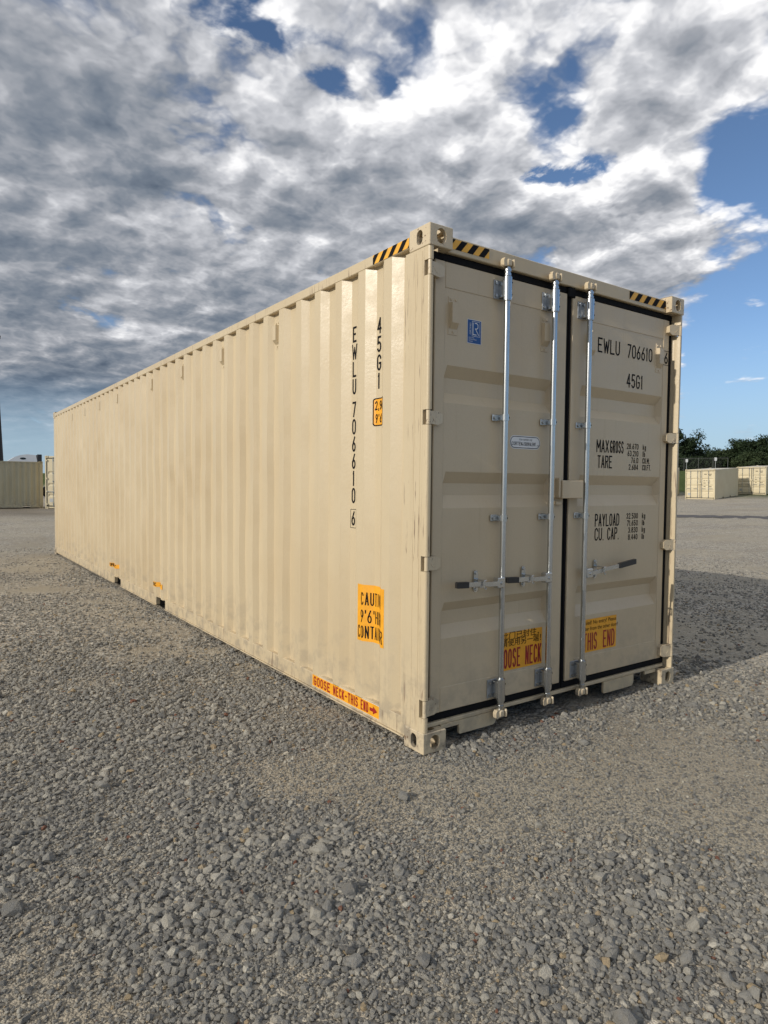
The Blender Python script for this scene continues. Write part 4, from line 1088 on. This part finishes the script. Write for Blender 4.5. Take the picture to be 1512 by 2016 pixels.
for s in (-1, 1):
    b = MB(); b.prism([(.45, 2.05), (1.55, 2.05), (1.25, 2.70), (.45, 2.70)], s * 1.222, s * 1.228, 'y', 'dark_glass'); b.build('side_window', cab)
    b = MB(); b.prism([(-.75 + .26 * math.cos(R(k * 30)), 3.56 + .10 * math.sin(R(k * 30))) for k in range(12)], s * 1.222, s * 1.230, 'y', 'dark_glass'); b.build('roof_window', cab)
    b = MB(); b.box(-2.3, -1.905, min(s * 1.0, s * 1.24), max(s * 1.0, s * 1.24), .9, 3.98, 'black_plastic', .03); b.build('side_extender', tr)
    for xw in (2.5, -2.9, -4.2):
        b = MB(); y0, y1 = sorted((s * .9, s * 1.2)); b.tube((xw, y0, .5), (xw, y1, .5), .5, m='rubber', n=28); wh = b.build('wheel', tr, smooth=35)
        b = MB(); b.tube((xw, s * 1.2, .5), (xw, s * 1.215, .5), .28, .24, m='post_galv', n=20); b.build('rim', wh)
b = MB(); b.box(-5.0, 2.4, -.45, .45, .55, .9, 'black_plastic', .02); b.build('chassis', tr)

# ------------------------------------------------------------------ light mast on the left
px0, py0 = 1.84, 46.3; z0 = gz(px0, py0)
po = thing('light_mast', 'dark tapered light mast leaning at the left picture edge', 'lamp post', (px0, py0, z0))
b = MB(); b.tube((.08, 0, 0), (-.22, 0, 12.5), .36, .12, 'pole_steel', 24); b.build('pole', po, smooth=40)
b = MB(); b.tube((.08, 0, -.05), (.08, 0, .18), .5, .5, 'pole_steel', 24); b.build('base', po, smooth=40)
b = MB(); b.box(-1.6, .25, -.06, .06, 10.72, 10.82, 'pole_steel', .02); arm = b.build('arm', po)
for s in (-1.6, -.05):
    b = MB(); b.box(s, s + .28, -.2, .2, 10.58, 10.715, 'pole_steel', .03); b.build('lamp_head', po)

# ------------------------------------------------------------------ trees beyond the bank
def tree(name, label, x, y, hgt, rad, leafm, n_leaf, seed, lean=0.0, sparse=0.0):
    rg = np.random.default_rng(seed); z0 = gz(x, y) - .05
    t = thing(name, label, 'tree', (x, y, z0), group='trees along the bank')
    b = MB(); tips = []
    def limb(p, d_, ln, r_, lv):
        p = np.array(p, float); d_ = d_ / np.linalg.norm(d_)
        q = p + d_ * ln; b.tube(p, q, r_, r_ * .65, 'bark', 7, caps=False)
        if lv >= 3: tips.append(q); return
        for k in range(3 if lv < 2 else 2):
            a = rg.random() * 2 * PI; sp_ = .55 + .35 * rg.random()
            nd = d_ + sp_ * np.array([math.cos(a), math.sin(a), .25 * rg.random()])
            limb(q, nd, ln * (.62 + .2 * rg.random()), r_ * .6, lv + 1)
        tips.append(q)
    limb((0, 0, 0), np.array([lean, 0, 1.0]), hgt * .28, hgt * .022 + .06, 0)
    b.build('trunk', t, smooth=50)
    # crown: leaf clumps round limb ends and through an uneven volume
    cen = []
    for q in tips: cen.append(q)
    for k in range(int(46 * (1 - sparse))):
        a = rg.random() * 2 * PI; u = rg.random() ** .5; zz = .24 + .74 * rg.random(); env = math.sin(PI * min(1, (zz - .10) / .92)) ** .6
        cen.append(np.array([rad * u * env * math.cos(a) + lean * hgt * .5, rad * u * env * math.sin(a), hgt * zz]))
    cen = np.array(cen); cen[:, 2] = np.clip(cen[:, 2], hgt * .1, hgt)
    cr = rad * (.13 + .17 * rg.random(len(cen)))
    ci = rg.integers(0, len(cen), n_leaf); off = rg.normal(0, 1, (n_leaf, 3)); off /= np.linalg.norm(off, axis=1)[:, None]
    pos = cen[ci] + off * (cr[ci] * (rg.random(n_leaf) ** .45))[:, None] * np.array([1.15, 1.15, .75])
    sz = .07 + .11 * rg.random(n_leaf)
    e1 = rg.normal(0, 1, (n_leaf, 3)); e1 /= np.linalg.norm(e1, axis=1)[:, None]
    e2 = np.cross(e1, rg.normal(0, 1, (n_leaf, 3))); e2 /= np.linalg.norm(e2, axis=1)[:, None]
    v = np.stack([pos - e1 * sz[:, None], pos + e2 * (sz * .55)[:, None], pos + e1 * sz[:, None], pos - e2 * (sz * .55)[:, None]], 1).reshape(-1, 3)
    b = MB(); b.add(v, [(4 * i, 4 * i + 1, 4 * i + 2, 4 * i + 3) for i in range(n_leaf)], leafm); b.build('crown', t, normals=False)
    return t
def at(x, y, dep):
    v = fw + (x - 756) / F * rt - (y - 1008) / F * up
    return CAM + v * dep
TREES = [  # pixel column, pixel row of the top, depth
    ('tall dark leafy tree rising right beside the big container', 1334, 838, 88, 3.6, 'leaf_dark', 8000, .15, 'leafy_tree'),
    ('low round dark tree next to the tall tree on the bank', 1366, 884, 92, 2.6, 'leaf_dark', 6500, 0, 'leafy_tree'),
    ('low wide dark tree in the middle of the bank, above the first far container', 1397, 884, 94, 3.0, 'leaf_dark', 7000, 0, 'leafy_tree'),
    ('small mid green tree on the bank behind the white sign', 1432, 885, 86, 2.2, 'leaf_mid', 6000, 0, 'leafy_tree'),
    ('broad dark tree behind the gap between the two far containers', 1466, 866, 84, 3.3, 'leaf_dark', 9000, 0, 'leafy_tree'),
    ('large dark tree at the right picture edge', 1511, 860, 82, 3.2, 'leaf_dark', 9000, 0, 'leafy_tree'),
    ('bushy mid green tree in front of the large dark ones on the right', 1484, 893, 78, 2.4, 'leaf_mid', 6500, 0, 'leafy_tree'),
]
for k, (lab, px_, py_, dep, rad, lm, nl, sp_, nm) in enumerate(TREES):
    q = at(px_, py_, dep); hgt = q[2] - gz(q[0], q[1])
    tree(nm, lab, q[0], q[1], hgt * .97, rad, lm, nl, 100 + k, sparse=sp_)
# low scrub under the trees, nobody could count it
nb = 26000; rg = np.random.default_rng(5)
pc = rg.random(nb) ; pxs = 1290 + 300 * pc; dep = 84 + 14 * rg.random(nb)
base = np.array([at(a, 950, e_) for a, e_ in zip(pxs, dep)])
hz_ = (1.2 + 2.2 * fbm(base[:, 0], base[:, 1], .35, 81, 3)) * rg.random(nb) ** .8
pos = np.stack([base[:, 0], base[:, 1], ground_z(base[:, 0], base[:, 1]) + hz_], -1)
sz = .09 + .12 * rg.random(nb); e1 = rg.normal(0, 1, (nb, 3)); e1 /= np.linalg.norm(e1, axis=1)[:, None]; e2 = np.cross(e1, rg.normal(0, 1, (nb, 3))); e2 /= np.linalg.norm(e2, axis=1)[:, None]
v = np.stack([pos - e1 * sz[:, None], pos + e2 * (sz * .6)[:, None], pos + e1 * sz[:, None], pos - e2 * (sz * .6)[:, None]], 1).reshape(-1, 3)
b = MB(); b.add(v, [(4 * i, 4 * i + 1, 4 * i + 2, 4 * i + 3) for i in range(nb)], 'leaf_dark'); o = b.build('undergrowth', None, normals=False)
o['kind'] = 'stuff'; o['label'] = 'dark undergrowth filling the bank beneath the trees'; o['category'] = 'undergrowth'

# ------------------------------------------------------------------ chain link fence and signs on the bank
P0, P1 = at(1318, 940, 79.0), at(1432, 940, 77.0)
fo = thing('wire_fence', 'grey chain link fence along the top of the grassy bank', 'fence', (P0[0], P0[1], gz(P0[0], P0[1])))
dv = np.array([P1[0] - P0[0], P1[1] - P0[1]]); LF = np.linalg.norm(dv); ang = math.atan2(dv[1], dv[0]); fo.rotation_euler = (0, 0, ang)
def fz(u): return gz(P0[0] + math.cos(ang) * u, P0[1] + math.sin(ang) * u) - gz(P0[0], P0[1])
np_ = 5
for k in range(np_):
    u = LF * k / (np_ - 1); b = MB(); b.tube((u, 0, fz(u) - .1), (u, 0, fz(u) + 1.5), .028, m='fence_wire', n=8); b.build('post', fo, smooth=40)
b = MB()
for k in range(np_ - 1):
    u0, u1 = LF * k / (np_ - 1), LF * (k + 1) / (np_ - 1); b.tube((u0, 0, fz(u0) + 1.46), (u1, 0, fz(u1) + 1.46), .024, m='fence_wire', n=6)
b.build('top_rail', fo)
b = MB(); st_ = .16; u = 0.0
while u < LF:
    for s in (1, -1):
        ua, ub = (u, u + 1.42) if s > 0 else (u + 1.42, u)
        if max(ua, ub) <= LF:
            a0 = np.array((ua, 0, fz(ua) + .04)); a1 = np.array((ub, 0, fz(ub) + 1.46)); b.tube(a0, a1, .004, m='fence_wire', n=3, caps=False)
    u += st_
b.build('wire_mesh', fo)
for px_, py_, dep_, lab in ((1352, 907, 78.0, 'small white sign on a thin post nearest the big container'), (1409, 904, 76.0, 'small white sign on a thin post above the first far container')):
    q = at(px_, py_, dep_); zg = gz(q[0], q[1]); s = thing('post_sign', lab, 'sign', (q[0], q[1], zg), (0, 0, math.atan2(-fw[0], fw[1]) + R(8)), 'white signs on the bank')
    hz2 = q[2] - zg
    b = MB(); b.tube((0, .02, -.1), (0, .02, hz2 + .15), .025, m='post_galv', n=8); b.build('post', s)
    b = MB(); b.box(-.15, .15, -.012, -.002 + .0, hz2 - .19, hz2 + .19, 'sign_white', .004); b.build('panel', s)
